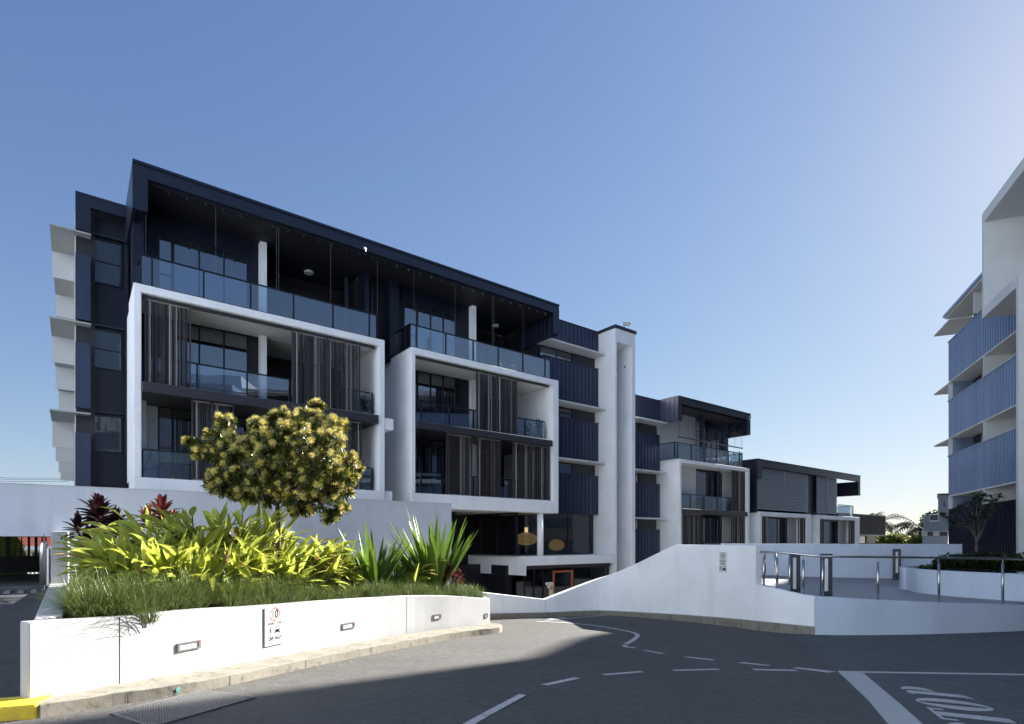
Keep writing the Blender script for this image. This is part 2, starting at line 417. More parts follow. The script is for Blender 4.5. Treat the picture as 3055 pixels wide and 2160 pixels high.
# --- planter wall, kerb and soil
PW = [(86, None, 2091, 1857), (220, None, 2068, 1849), (356, None, 2044, 1840), (600, None, 2001, 1818), (798, None, 1960, 1806),
      (1010, None, 1921, 1790), (1213, 12.95, 1889, 1778), (1350, 14.15, 1875, 1778), (1462, 15.35, 1868, 1786)]
wl = []
for x, Y, yb, yt in PW:
    g0 = G(x, yb, .15)
    if Y is None: Y = g0.y
    wl.append(((x-X0)/F*Y, Y, CH+(Y0-yt)/F*Y))
wl = resample(wl, 34)
tip = wl[-1]
outer = [xy(p) for p in wl]
inner = offs(outer, .22)
tops = [p[2] for p in wl]
lows = [gz(p[1])-.05 for p in wl]
PWpoly = outer
def on_wall(x, y):
    d = (x-X0)/F
    for i in range(len(PWpoly)-1):
        a, b = PWpoly[i], PWpoly[i+1]
        fa, fb = a[0]-d*a[1], b[0]-d*b[1]
        if fa*fb <= 0:
            t = fa/(fa-fb); X = a[0]+(b[0]-a[0])*t; Y = a[1]+(b[1]-a[1])*t
            tg = Vector((b[0]-a[0], b[1]-a[1], 0)).normalized()
            return Vector((X, Y, CH+(Y0-y)/F*Y)), tg, Vector((tg.y, -tg.x, 0))
A0 = Vector((*outer[0], 0))
ua = outer[0][0]*UX+outer[0][1]*UY; va = outer[0][0]*VX+outer[0][1]*VY
planter = thing('planter_wall', (outer[0][0], outer[0][1], gz(outer[0][1])), 'long curved white rendered planter wall with step lights beside the sunny road', 'planter')
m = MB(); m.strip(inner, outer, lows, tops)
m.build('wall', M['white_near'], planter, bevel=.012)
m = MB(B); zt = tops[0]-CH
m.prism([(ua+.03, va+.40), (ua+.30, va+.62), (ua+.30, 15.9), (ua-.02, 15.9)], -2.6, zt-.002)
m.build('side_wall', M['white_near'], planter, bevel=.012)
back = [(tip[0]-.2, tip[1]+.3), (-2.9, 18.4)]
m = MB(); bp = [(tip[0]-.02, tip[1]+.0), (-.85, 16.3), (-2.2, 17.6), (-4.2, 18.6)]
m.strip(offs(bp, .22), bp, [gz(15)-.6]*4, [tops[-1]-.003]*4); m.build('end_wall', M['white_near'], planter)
sp = [xy(v) for v in inner[1:]]+[(-1.2, 16.0), (-3.0, 17.7)]
q1 = B(ua+.2, 18.5, 0); q0 = B(ua+.2, va+.5, 0)
sp = sp+[(-6.2, 15.5), xy(q1), xy(q0)]
def soilz(x, y):                       # soil follows the wall top, a little below
    best = min(range(len(outer)), key=lambda i: (outer[i][0]-x)**2+(outer[i][1]-y)**2)
    return tops[best]-.10
m = MB(); c = Vector((-4.3, 11.8, 0))
ring = [Vector((p[0], p[1], soilz(p[0], p[1]))) for p in sp]
mid = [Vector((p[0]*.5+c.x*.5, p[1]*.5+c.y*.5, soilz(*p[:2])*.5+(CH-1.0)*.5+.06)) for p in sp]
n = len(sp)
m.add(ring+mid+[Vector((c.x, c.y, CH-.85))], [(i, (i+1) % n, n+(i+1) % n, n+i) for i in range(n)]+[(n+i, n+(i+1) % n, 2*n) for i in range(n)])
m.build('soil', M['soil'], planter)
m = MB()
for x, yt, yb in ((357, 1842, 2043), (1213, 1779, 1888)):
    p, tg, nr = on_wall(x, yt); q, _, _ = on_wall(x, yb)
    a = p+nr*.003-tg*.004; b_ = p+nr*.003+tg*.004
    m.add([a, b_, Vector((b_.x, b_.y, q.z)), Vector((a.x, a.y, q.z))], [(0, 1, 2, 3)])
m.build('movement_joint', M['blk'], planter)
# kerb round the planter
ko = [G(x, y, .15) for x, y in ((117, 2103), (300, 2074), (600, 2030), (858, 1978), (1062, 1938), (1296, 1896), (1400, 1881), (1470, 1873.5), (1495, 1869.5))]
ko.append(Vector((ko[-1].x-.02, ko[-1].y+.6, 0))); ko.append(Vector((ko[-1].x-.3, ko[-1].y+.45, 0)))
ko = resample([Vector((*xy(v), 0)) for v in ko], 60)
kol = [xy(v) for v in ko]
def inward(pl, d): return offs(pl, d)
kin = inward(kol, .62)
m = MB(); 
lo = [gz(p[1])-.05 for p in kol]; hi = [gz(p[1])+.15+.006*math.sin(i*1.7) for i, p in enumerate(kol)]
m.strip(kin, kol, lo, hi)
kerb1 = m.build('kerb', M['kerb'], bevel=.025); tag(kerb1, kind='structure')
m = MB()
for i in (5, 12, 20, 29, 38, 47):
    a = Vector((*kol[i], 0)); b_ = Vector((*kin[i], 0)); t = Vector((*kol[i+1], 0))-a; t.normalize(); nn = Vector((t.y, -t.x, 0))
    m.add([a+nn*.004-t*.004+Vector((0, 0, lo[i]+.05)), a+nn*.004+t*.004+Vector((0, 0, lo[i]+.05)), a+nn*.004+t*.004+Vector((0, 0, hi[i]-.02)), a+nn*.004-t*.004+Vector((0, 0, hi[i]-.02))], [(0, 1, 2, 3)])
jo = m.build('kerb_joints', M['slab'], kerb1)
# spray mark on the kerb
m = MB(); a = Vector((*kol[12], 0)); best = min(range(60), key=lambda i: abs(kol[i][0]/kol[i][1]-(536-X0)/F))
a = Vector((*kol[best], gz(kol[best][1])+.08)); t = (Vector((*kol[best+1], a.z))-a); t.z = 0; t.normalize(); nn = Vector((t.y, -t.x, 0))
rr = [.035+.012*math.sin(k*2.3) for k in range(14)]
m.add([a+nn*.006+t*(rr[k]*.8*math.cos(k*.4488))+Vector((0, 0, rr[k]*math.sin(k*.4488))) for k in range(14)], [tuple(range(14))])
for dx in (-.015, .012): m.add([a+nn*.006+t*(dx-.004), a+nn*.006+t*(dx+.004), a+nn*.006+t*(dx+.003)-Vector((0, 0, .075)), a+nn*.006+t*(dx-.003)-Vector((0, 0, .075))], [(0, 1, 2, 3)])
m.build('spray_mark', M['bluepaint'], kerb1)
# yellow kerb
k0 = ko[0]; d0 = (ko[0]-ko[3]).normalized()
e0 = k0+d0*.015; e1 = Vector(((-420-X0)/F*5.75, 5.75, 0))
m = MB(); pl = [xy(e0), xy(e1)]
pin = [(p[0]-.16, p[1]+.42) for p in pl]
m.strip(pin, pl, [gz(p[1])-.05 for p in pl], [gz(p[1])+.165 for p in pl])
tag(m.build('yellow_kerb', M['yellow'], bevel=.03), kind='structure')
# driveway up into the car park
m = MB(B)
rows = [(8.25, -1.99), (10.5, -1.72), (13, -1.45), (15.5, -1.17), (16.8, -1.11), (24.5, -1.11)]
pts = []
for v, z in rows: pts += [B(-9.5-v*.3, v, z), B(ua-.0, v, z)]
m.add(pts, [(2*i, 2*i+1, 2*i+3, 2*i+2) for i in range(len(rows)-1)])
tag(m.build('driveway', M['drive']), kind='structure')
m = MB(B)
for i in range(34): m.box(ua-.35-i*.22, ua-.25-i*.22, 16.15, 16.75, -1.145, -1.10)
tag(m.build('channel_drain', M['steel2']), 'slotted drain channel across the dark driveway at the car park entrance', 'drain')
m = MB(B); m.box(ua-7, ua-.3, 17.6, 17.62, -1.105, -1.102); tag(m.build('lane_line', M['paint']), kind='structure')
# pier, beam and the car park deck
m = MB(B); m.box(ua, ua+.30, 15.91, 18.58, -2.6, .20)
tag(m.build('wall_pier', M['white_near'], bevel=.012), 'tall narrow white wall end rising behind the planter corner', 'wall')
beam = thing('parapet_wall', B(UU(1347, 18.6), 18.6, -2.5), 'long weathered pale grey parapet wall spanning behind the planter and over the driveway', 'wall')
m = MB(B); ub0, ub1 = -9.5, UU(1347, 18.6)
m.box(ub0, ub1, 18.6, 18.85, .10, 1.40); m.box(ub0, ub1, 18.58, 18.87, 1.40, 1.415)
m.build('beam', M['beamw'], beam)
m = MB(B); m.box(ua+.02, ub1, 18.602, 18.848, -2.9, .099); m.build('retaining_wall', M['beamw'], beam)
m = MB(B); m.box(ub0, -.4, 18.86, 27, .12, .34); m.box(-.4, 6, 18.86, 21.2, .9, 1.1)
m.build('deck_slab', M['slab'], beam)
for u_ in (-7.7, -4.6):
    m = MB(B); m.box(u_, u_+.3, 24, 24.3, -1.12, .12); m.build('column', M['slab'], beam)
m = MB(B)     # dark slatted screen at the far side of the car park
for x0, x1 in ((-60, -38), (18, 32), (46, 49), (63, 66), (82, 90), (103, 112), (123, 128), (135, 139), (-20, -14), (-90, -70), (2, 5)):
    m.box(UU(x0, 26), UU(x1, 26), 26, 26.1, -1.12, .12)
m.box(-14, .2, 26.0, 26.05, -1.12, -.55)
tag(m.build('slatted_screen', M['black']), 'dark upright slats at the back of the undercroft car park', 'screen')
m = MB(B); m.box(ua-.0, ua+1.2, 18.9, 27, -2.6, .12); tag(m.build('side_wall', M['black']), 'dark inner wall of the undercroft car park behind the pier', 'wall')
# boom gate post
p = P(137, 1755, 12.7); bz = CH-1.11
gp = thing('gate_post', (p.x, p.y, bz), 'stainless entry post with rounded top beside the driveway pier', 'post')
m = MB(); m.lathe([(.075, .12), (.075, .95), (.07, 1.02), (.05, 1.07), (.02, 1.09)], (p.x-.05, p.y, bz), 20); m.build('post', M['steel'], gp, smooth=True)
m = MB(); m.lathe([(.012, 0), (.012, .12)], (p.x-.03, p.y, bz), 8); m.lathe([(.06, 0), (.06, .012)], (p.x-.03, p.y, bz), 12); m.build('base', M['steel2'], gp)
m = MB(); m.box(p.x+.04, p.x+.085, p.y-.03, p.y+.02, bz+.1, bz+.93); m.build('panel', M['steel2'], gp)
m = MB(); m.tube([(p.x-.04, p.y, bz+1.08), (p.x-.04, p.y, bz+1.25)], .006, 6); m.build('cable', M['blk'], gp)
# garden and house seen through the opening
hz0 = CH-1.3
hs = thing('suburban_house', (-38, 40, hz0-1.2), 'red roofed cream house seen through the car park slats', 'house', 0)
m = MB(); m.box(-52, -33, 42, 52, hz0-1.7, CH-.85+.1); m.build('wall', M['cream'], hs)
m = MB(); m.box(-53, -32, 41.4, 41.6, CH-.72, CH-.38); m.build('gutter', M['signw'], hs)
m = MB(); m.add([Vector(q) for q in ((-53.2, 41.3, CH-.4), (-31.8, 41.3, CH-.4), (-31.8, 53, CH-.4), (-53.2, 53, CH-.4), (-48, 47, CH+2.1), (-37, 47, CH+2.1))], [(0, 1, 5, 4), (1, 2, 5), (2, 3, 4, 5), (3, 0, 4), (3, 2, 1, 0)])
m.build('roof', M['redroof'], hs)
for x in (-45, -39, -35.5):
    m = MB(); m.box(x, x+1.2, 41.9, 41.99, CH-1.4, CH-.9); m.build('window', M['frame'], hs)
m = MB()
for i in range(60):
    x = -40+i*.25; m.box(x, x+.12, 35, 35.03, CH-2.9, CH-1.42)
m.box(-40, -25, 35.03, 35.07, CH-2.3, CH-2.2); m.box(-40, -25, 35.03, 35.07, CH-1.8, CH-1.7)
tag(m.build('picket_fence', M['signw']), 'white picket fence in front of the red roofed house', 'fence')
# --- the curved wall on the far side of the road
RB = [(1380, 1850), (1465, 1848), (1627, 1842), (1779, 1836.5), (1866, 1839), (1953, 1846), (2060, 1856), (2171, 1869), (2300, 1886), (2431, 1894.5)]
RK = [(1380, 1834), (1465, 1831.5), (1627, 1828), (1779, 1822), (1866, 1825), (2040, 1835), (2193, 1847), (2300, 1858), (2431, 1871)]
RT = [(1380, 1761), (1444, 1767.5), (1631, 1788.5), (1700, 1762), (1779, 1730), (1853, 1700), (1897, 1679.5), (1966, 1645), (2008, 1624.5), (2090, 1625), (2200, 1626.5), (2245.5, 1628)]
RT2 = [(2245.5, 1743.6), (2313, 1756.8), (2384, 1771.8), (2433, 1780)]
def stationed(xs): return [G(x, cr(RB, x)) for x in xs]
xs = [1380+i*(2431-1380)/56 for i in range(57)]
base = stationed(xs); bl = [xy(p) for p in base]
kerb = MB(); kin = offs(bl, .25)
kh = [CH+(Y0-cr(RK, x))/F*p.y for x, p in zip(xs, base)]
kerb.strip(kin, bl, [gz(p.y)-.1 for p in base], kh); ko_ = kerb.build('kerb', M['kerb'], bevel=.02); tag(ko_, kind='structure')
wallf = offs(bl, .10); wallb = offs(bl, .32)
ramp = thing('boundary_wall', (wallf[24][0], wallf[24][1], base[24].z), 'long curving white wall that sweeps up from low to tall beyond the road', 'wall')
def colpt(x, off, T):                 # point of the wall face in column x
    pb = G(x, cr(RB, x)); q = G(x+2, cr(RB, x+2)); d = Vector((q.x-pb.x, q.y-pb.y)).normalized(); return (pb.x-d.y*off, pb.y+d.x*off)
seg1 = [x for x in [1380, 1400, 1444, 1500, 1560, 1600, 1631, 1650, 1680]+list(range(1700, 2009, 22))+[2008, 2040, 2080, 2120, 2160, 2200, 2230, 2245.5]]
f1 = [colpt(x, .10, 0) for x in seg1]; b1 = [colpt(x, .32, 0) for x in seg1]
t1 = [CH+(Y0-lin(RT, x))/F*f[1] for x, f in zip(seg1, f1)]
m = MB(); m.strip(b1, f1, [gz(f[1])-.1 for f in f1], t1); m.build('wall', M['white'], ramp, bevel=.01)
seg2 = [2245.6, 2270, 2300, 2330, 2360, 2384, 2410, 2433]
f2 = [colpt(x, .10, 0) for x in seg2]; b2 = [colpt(x, .32, 0) for x in seg2]
t2 = [CH+(Y0-lin(RT2, x))/F*f[1] for x, f in zip(seg2, f2)]
m = MB(); m.strip(b2, f2, [gz(f[1])-.1 for f in f2], t2); m.build('low_wall', M['white'], ramp)
for x in (1631,):           # movement joints
    fa = colpt(x-1.0, .096, 0); fb_ = colpt(x+1.0, .096, 0); zt_ = CH+(Y0-lin(RT, x))/F*fa[1]
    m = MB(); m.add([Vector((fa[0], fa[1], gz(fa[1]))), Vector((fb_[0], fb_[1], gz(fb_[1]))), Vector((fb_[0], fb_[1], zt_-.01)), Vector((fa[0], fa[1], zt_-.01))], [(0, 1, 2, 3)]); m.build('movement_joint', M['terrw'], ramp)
# terrace wall
TB = [(2431, 1894), (2500, 1895.3), (2576, 1895.3), (2764, 1892.7), (2900, 1888.5), (3055, 1882.6), (3300, 1868)]
TT = [(2431, 1779), (2482, 1782), (2628, 1790.6), (2816, 1798.8), (3055, 1805.6), (3300, 1809)]
tx = [2431+i*(3300-2431)/30 for i in range(31)]
tb = [G(x, cr(TB, x)) for x in tx]; tf = [xy(p) for p in tb]; tbk = offs(tf, .24)
tt = [CH+(Y0-cr(TT, x))/F*p.y for x, p in zip(tx, tb)]
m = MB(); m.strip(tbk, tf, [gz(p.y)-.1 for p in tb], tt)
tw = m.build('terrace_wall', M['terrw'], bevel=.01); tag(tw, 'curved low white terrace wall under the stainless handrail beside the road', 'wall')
# terrace floor
FZ = -1.68
fw = [H(x, y, FZ) for x, y in ((2150, 1712), (2267, 1715), (2430, 1721), (2560, 1724.2), (2703, 1726.6), (2871, 1729.5))]
fl = [xy(p) for p in fw]
poly = [b1[-6]]+b1[-5:]+b2[1:]+[p for p in tbk]+[(24, 14), (27, 24), (19.5, 27)]+[(p[0], p[1]+.1) for p in reversed(fl)]
m = MB(); m.add([Vector((p[0], p[1], CH+FZ)) for p in poly], [tuple(range(len(poly)))])
o = m.build('terrace', M['terrace']); tag(o, kind='structure')
if o.data.polygons[0].normal.z < 0: o.data.flip_normals()
m = MB(); fb = offs(fl, .22)
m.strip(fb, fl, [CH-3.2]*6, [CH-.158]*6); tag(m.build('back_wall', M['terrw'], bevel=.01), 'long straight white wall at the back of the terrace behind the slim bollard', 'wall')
# terrace planter
pf = [H(x, y, FZ) for x, y in ((2706, 1760), (2740, 1768.5), (2816, 1776.5), (2900, 1784), (3051, 1794.3), (3200, 1802))]
pfl = [(pf[0].x+3.0, pf[0].y+2.3), (pf[0].x+1.3, pf[0].y+1.55), (pf[0].x+.35, pf[0].y+.85), (pf[0].x+.02, pf[0].y+.3)]+[xy(p) for p in pf]
pfl = [xy(v) for v in resample([Vector((*q, 0)) for q in pfl], 64)]
pin = offs(pfl, .20)
tp = thing('terrace_planter', (pf[2].x, pf[2].y, CH+FZ), 'curved white planter on the terrace filled with dark flowering shrubs', 'planter')
pz = CH-.925
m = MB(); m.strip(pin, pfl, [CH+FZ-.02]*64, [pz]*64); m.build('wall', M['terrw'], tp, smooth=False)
bk = [(pfl[-1][0]+1, pfl[-1][1]+5.5), (pfl[0][0]+2.5, pfl[0][1]+.9)]
sp2 = pin+bk
m = MB(); m.add([Vector((p[0], p[1], pz-.06)) for p in sp2], [tuple(range(len(sp2)))]); o = m.build('soil', M['soil'], tp)
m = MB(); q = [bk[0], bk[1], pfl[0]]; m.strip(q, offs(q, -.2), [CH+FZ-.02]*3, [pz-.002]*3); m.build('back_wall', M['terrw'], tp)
# handrail
def railpt(x, y):
    if x < 2432: c0 = colpt(x, .21, 0)
    else: b0 = G(x, cr(TB, x)); q = G(x+2, cr(TB, x+2)); d = Vector((q.x-b0.x, q.y-b0.y)).normalized(); c0 = (b0.x-d.y*.12, b0.y+d.x*.12)
    return Vector((c0[0], c0[1], CH+(Y0-y)/F*c0[1]))
RL = [(2250, 1646.5), (2300, 1648), (2358, 1651), (2395, 1655), (2448, 1659.5), (2540, 1660.8), (2628, 1661.6), (2830, 1664), (3055, 1667.8), (3300, 1673)]
hr = thing('handrail', railpt(2629, 1788), 'stainless steel handrail on slim posts along the terrace wall', 'handrail')
m = MB(); path = [railpt(x, cr(RL, x)) for x in [2250+i*35 for i in range(31)]]
m.tube(path, .028, 12); m.build('rail', M['steel'], hr, smooth=True)
for x, yt in ((2261, 1661), (2307, 1663), (2352, 1665), (2395, 1669.5), (2459, 1671), (2629.6, 1677), (2814.5, 1679.7), (3007, 1682), (3200, 1686)):
    yb = lin(RT2, x) if x < 2432 else cr(TT, x)
    b0 = railpt(x, yb); t0 = railpt(x, yt); r0 = railpt(x, cr(RL, x))
    m = MB(); m.tube([b0-Vector((0, 0, .02)), t0], .030, 12); po = m.build('post', M['steel'], hr, smooth=True)
    m = MB(); m.tube([t0, r0-Vector((0, 0, .02))], .008, 6); m.build('pin', M['steel'], po)
    m = MB(); m.tube([b0-Vector((0, 0, .01)), b0+Vector((0, 0, .008))], .05, 12); m.build('base_plate', M['steel'], po)
# inner handrail going down the ramp behind the pier
m = MB(); a = P(2262, 1664, 18); b_ = P(2290, 1650.5, 17); m.tube([P(2235, 1676, 19), a, b_, P(2330, 1648, 16.6)], .022, 8)
m.tube([P(2283, 1652, 17.2), P(2283, 1713, 17.2)], .022, 8)
m.tube([P(2314, 1652, 24), P(2314, 1716, 24)], .05, 8)
tag(m.build('inner_handrail', M['steel'], smooth=True), 'short sloping steel handrail behind the tall end of the curving wall', 'handrail')
# bollard lights
def bollard(x, Y, label):
    p = Vector(((x-X0)/F*Y, Y, CH+FZ)); rz = -math.atan2(p.x, p.y)
    t = thing('bollard_light', p, label, 'bollard', rz, 'dark slotted bollard lights on the terrace')
    Mx = WM[t]
    f = lambda a, b, c: Mx @ Vector((a, b, c))
    m = MB(f); h = 1.31
    m.box(-.15, -.045, -.06, .06, 0, h); m.box(.045, .15, -.06, .06, 0, h); m.box(-.045, .045, -.06, .06, 0, .28); m.box(-.045, .045, -.06, .06, h-.12, h)
    m.build('post', M['fascia'], t, bevel=.004)
    m = MB(f); m.box(-.044, .044, -.012, .012, .281, h-.121); m.build('lens', M['lamp_w'], t)
    m = MB(f); m.box(-.19, .19, -.09, .09, 0, .012); m.build('base_plate', M['fascia'], t)
bollard(2370.5, 16.3, 'leftmost dark slotted bollard beside the handrail post, partly behind the wall')
bollard(2465, 15.6, 'dark slotted bollard right behind the fifth handrail post')
bollard(2675.5, 24.3, 'small slotted bollard standing against the back wall of the terrace')
# --- road paint
def ribbon(path, wd, name='lane_line', m_=None, dz=.009):
    pl = [xy(G(x, y)) for x, y in path]; pl = [xy(v) for v in resample([Vector((*q, 0)) for q in pl], max(2, 4*len(pl)))] if len(pl) > 2 else pl
    a = offs(pl, wd/2); b = offs(pl, -wd/2); n = len(pl)
    m = MB(); m.add([Vector((p[0], p[1], gz(p[1])+dz)) for p in b+a], [(i, i+1, n+i+1, n+i) for i in range(n-1)])
    o = m.build(name, m_ or M['paint']); tag(o, kind='structure'); return o
def paintq(q, name='lane_line', m_=None, dz=.009):
    m = MB(); m.add([G(x, y)+Vector((0, 0, dz)) for x, y in q], [tuple(range(len(q)))])
    o = m.build(name, m_ or M['paint']); tag(o, kind='structure')
    if o.data.polygons[0].normal.z < 0: o.data.flip_normals()
    return o
z7 = lambda q: [(1300+x*.4355, 1700+y*.4355) for x, y in q]
zr = lambda q: [(2200+x*.3758, 1550+y*.3758) for x, y in q]
for q in ([(60, 1130), (150, 1130), (365, 1004), (300, 998)], [(303, 996), (368, 1001), (622, 862), (572, 855)], [(716, 790), (770, 796), (992, 746), (945, 741)],
          [(1135, 718), (1165, 726), (1432, 704), (1395, 697)], [(1615, 688), (1645, 696), (1957, 688), (1925, 681)],
          [(1410, 553), (1440, 553), (1578, 577), (1545, 579)], [(1693, 600), (1735, 598), (1920, 619), (1885, 622)], [(2067, 640), (2110, 636), (2300, 657), (2260, 660)]):
    paintq(z7(q))
for q in ([(110, 1189), (145, 1200), (492, 1208), (450, 1196)], [(432, 1182), (480, 1178), (790, 1211), (720, 1219)], [(798, 1206), (812, 1217), (2600, 1246), (2600, 1234)]):
    paintq(zr(q))
paintq(zr([(797, 1209), (1000, 1222), (1300, 1475), (1640, 1780), (1330, 1790), (1040, 1440)]), 'stop_line', M['stopline'], .0085)
m_l = M['paint']
ribbon(zr([(890, 1240), (1110, 1440), (1330, 1640)]), .012, dz=.012); ribbon(zr([(945, 1236), (1180, 1440), (1420, 1650)]), .012, dz=.012)
ribbon(z7([(690, 355), (890, 364.5), (1060, 380), (1200, 401), (1320, 424), (1372, 440), (1382, 456), (1345, 488), (1298, 512)]), .11)
ribbon(z7([(1292, 519), (1305, 530), (1370, 537.5)]), .11)
ribbon(z7([(750, 349), (880, 337), (1000, 326), (1160, 315)]), .10)
paintq(z7([(765, 335), (885, 327), (890, 331), (790, 341)]), 'lane_line')
# STOP lettering seen from the side
pb, ptp = G(2903, 2085), G(2704, 2066); oB, oT = G(2957.6, 2116.7), G(2744.6, 2098)
up = ptp-pb; rt = ((pb-oB)+(ptp-oT))/2   # one letter pitch
def letter(k, polys, name):
    m = MB()
    for q in polys:
        pts = []
        for a, b in q:
            p = pb+rt*(k+a)+up*b; pts.append(Vector((p.x, p.y, gz(p.y)+.010)))
        m.add(pts, [tuple(range(len(pts)))])
    o = m.build(name, M['stopline']); tag(o, kind='structure')
    if o.data.polygons[0].normal.z < 0: o.data.flip_normals()
def ring_(cx, cy, rx, ry, tx, ty, a0=0, a1=360, n=28, gap=()):
    qs = []
    for i in range(n):
        t0, t1_ = R(a0+(a1-a0)*i/n), R(a0+(a1-a0)*(i+1)/n)
        md = (math.degrees((t0+t1_)/2)) % 360
        if any(g0 < md < g1 for g0, g1 in gap): continue
        qs.append([(cx+rx*math.cos(t0), cy+ry*math.sin(t0)), (cx+rx*math.cos(t1_), cy+ry*math.sin(t1_)), (cx+(rx-tx)*math.cos(t1_), cy+(ry-ty)*math.sin(t1_)), (cx+(rx-tx)*math.cos(t0), cy+(ry-ty)*math.sin(t0))])
    return qs
letter(0, [[(-.14, 0), (.20, .09), (.20, .15), (.10, .2), (-.02, .2), (-.10, .12)], [(-.08, .12), (.24, .12), (.24, .93), (.04, 1.0), (-.22, .93), (-.08, .88)]]+
       ring_(.27, .76, .46, .27, .34, .03, -85, 85, 18), 'road_lettering')
letter(-1, ring_(.1, .5, .47, .53, .34, .04, 0, 360, 40, ((86, 94), (266, 274))), 'road_lettering')
letter(-2, [[(-.08, .0), (.26, .0), (.26, .96), (-.08, .96)], [(-.40, .94), (.55, .94), (.55, 1.0), (-.40, 1.0)], [(.42, .78), (.55, .78), (.55, .94), (.42, .94)], [(-.40, .78), (-.28, .78), (-.28, .94), (-.40, .94)]], 'road_lettering')
letter(-3, ring_(.1, .76, .38, .26, .20, .05, 0, 265, 22)+ring_(.1, .25, .38, .26, .20, .05, -180, 90, 22), 'road_lettering')
# drain grate
gc = [G(*q) for q in ((332, 2131), (612, 2061), (762, 2083), (455, 2172))]
m = MB(); m.add([p+Vector((0, 0, .004)) for p in gc], [(3, 2, 1, 0)])
gr = thing('drain_grate', (gc[0]+gc[2])/2, 'large steel grid drain beside the kerb, half in shadow', 'drain')
m2 = m; m2.build('pit', M['pit'], gr)
def gp_(a, b): return (gc[0]*(1-a)+gc[1]*a)*(1-b)+(gc[3]*(1-a)+gc[2]*a)*b
m = MB(); nz = Vector((0, 0, 1))
def flatbar(p, q, wd, z0, z1):
    d = (q-p).normalized(); s_ = Vector((-d.y, d.x, 0))*wd/2
    m.add([p-s_+nz*z0, p+s_+nz*z0, q+s_+nz*z0, q-s_+nz*z0, p-s_+nz*z1, p+s_+nz*z1, q+s_+nz*z1, q-s_+nz*z1], [(4, 5, 6, 7), (0, 4, 7, 3), (1, 2, 6, 5), (0, 1, 5, 4), (2, 3, 7, 6)])
for i in range(41): flatbar(gp_(i/40, 0), gp_(i/40, 1), .007, .004, .020)
for i in range(17): flatbar(gp_(0, i/16), gp_(1, i/16), .008, .003, .022)
m.build('grating', M['grate'], gr)
m = MB()
for a, b in ((gp_(0, 0), gp_(1, 0)), (gp_(1, 0), gp_(1, 1)), (gp_(1, 1), gp_(0, 1)), (gp_(0, 1), gp_(0, 0))): flatbar(a, b, .015, .002, .020)
m.build('frame', M['steel2'], gr)
# a few dead leaves and grit by the kerb
m = MB()
for i in range(70):
    k = random.uniform(0, 57); i0 = int(k); a = Vector((*kol[i0], 0)).lerp(Vector((*kol[i0+1], 0)), k-i0)
    d = random.expovariate(6); a = a+Vector((.6*d, -.5*d, 0)); a = Vector((a.x+.03, a.y-.02, gz(a.y)+.02)); s = random.uniform(.012, .035); an = random.uniform(0, 6.28)
    c, s2 = math.cos(an)*s, math.sin(an)*s
    m.add([a+Vector((c, s2, .004)), a+Vector((-s2*.4, c*.4, .012)), a+Vector((-c, -s2, 0)), a+Vector((s2*.4, -c*.4, .008))], [(0, 1, 2, 3)])
tag(m.build('leaf_litter', M['dryleaf']), 'scattered dry leaf litter in the gutter along the kerb', 'litter', kind='stuff')
# ================================================================== signs and step lights on walls
def text_into(mb, body, size, o, r, u, sx=1.0, align='CENTER', spacing=1.0, bold=0.0):
    cu = bpy.data.curves.new('t', 'FONT'); cu.body = body; cu.size = size; cu.align_x = align; cu.align_y = 'CENTER'; cu.space_character = spacing; cu.offset = bold
    ob = bpy.data.objects.new('t', cu); col.objects.link(ob)
    dg = bpy.context.evaluated_depsgraph_get(); me = bpy.data.meshes.new_from_object(ob.evaluated_get(dg))
    mb.add([o+r*(v.co.x*sx)+u*v.co.y for v in me.vertices], [tuple(p.vertices) for p in me.polygons])
    bpy.data.objects.remove(ob); bpy.data.curves.remove(cu); bpy.data.meshes.remove(me)
UPV = Vector((0, 0, 1))
class Face:      # 2-D drawing surface: origin o (centre), right r, up u, lifted along n
    def __init__(s, o, r, n): s.o, s.r, s.n = o, r, n; s.u = UPV
    def p(s, x, y, l=0): return s.o+s.r*x+s.u*y+s.n*l
    def poly(s, mb, pts, l): mb.add([s.p(x, y, l) for x, y in pts], [tuple(range(len(pts)))])
    def ring(s, mb, cx, cy, rx, ry, t, l, n=32):
        for i in range(n):
            a, b = 2*math.pi*i/n, 2*math.pi*(i+1)/n
            s.poly(mb, [(cx+rx*math.cos(a), cy+ry*math.sin(a)), (cx+rx*math.cos(b), cy+ry*math.sin(b)), (cx+(rx-t)*math.cos(b), cy+(ry-t)*math.sin(b)), (cx+(rx-t)*math.cos(a), cy+(ry-t)*math.sin(a))], l)
    def rrect(s, mb, x0, x1, y0, y1, rad, t, l):
        pts = []; 
        for cx, cy, a0 in ((x1-rad, y1-rad, 0), (x0+rad, y1-rad, 90), (x0+rad, y0+rad, 180), (x1-rad, y0+rad, 270)):
            for k in range(5): a = R(a0+k*22.5); pts.append((cx, cy, math.cos(a), math.sin(a)))
        n = len(pts)
        for i in range(n):
            a, b = pts[i], pts[(i+1) % n]
            s.poly(mb, [(a[0]+a[2]*rad, a[1]+a[3]*rad), (b[0]+b[2]*rad, b[1]+b[3]*rad), (b[0]+b[2]*(rad-t), b[1]+b[3]*(rad-t)), (a[0]+a[2]*(rad-t), a[1]+a[3]*(rad-t))], l)
    def bar(s, mb, x0, y0, x1, y1, w0, w1, l):
        dx, dy = x1-x0, y1-y0; d = math.hypot(dx, dy); nx, ny = -dy/d, dx/d
        s.poly(mb, [(x0-nx*w0/2, y0-ny*w0/2), (x1-nx*w1/2, y1-ny*w1/2), (x1+nx*w1/2, y1+ny*w1/2), (x0+nx*w0/2, y0+ny*w0/2)], l)
    def disc(s, mb, cx, cy, r, l, n=14): s.poly(mb, [(cx+r*math.cos(2*math.pi*i/n), cy+r*math.sin(2*math.pi*i/n)) for i in range(n)], l)
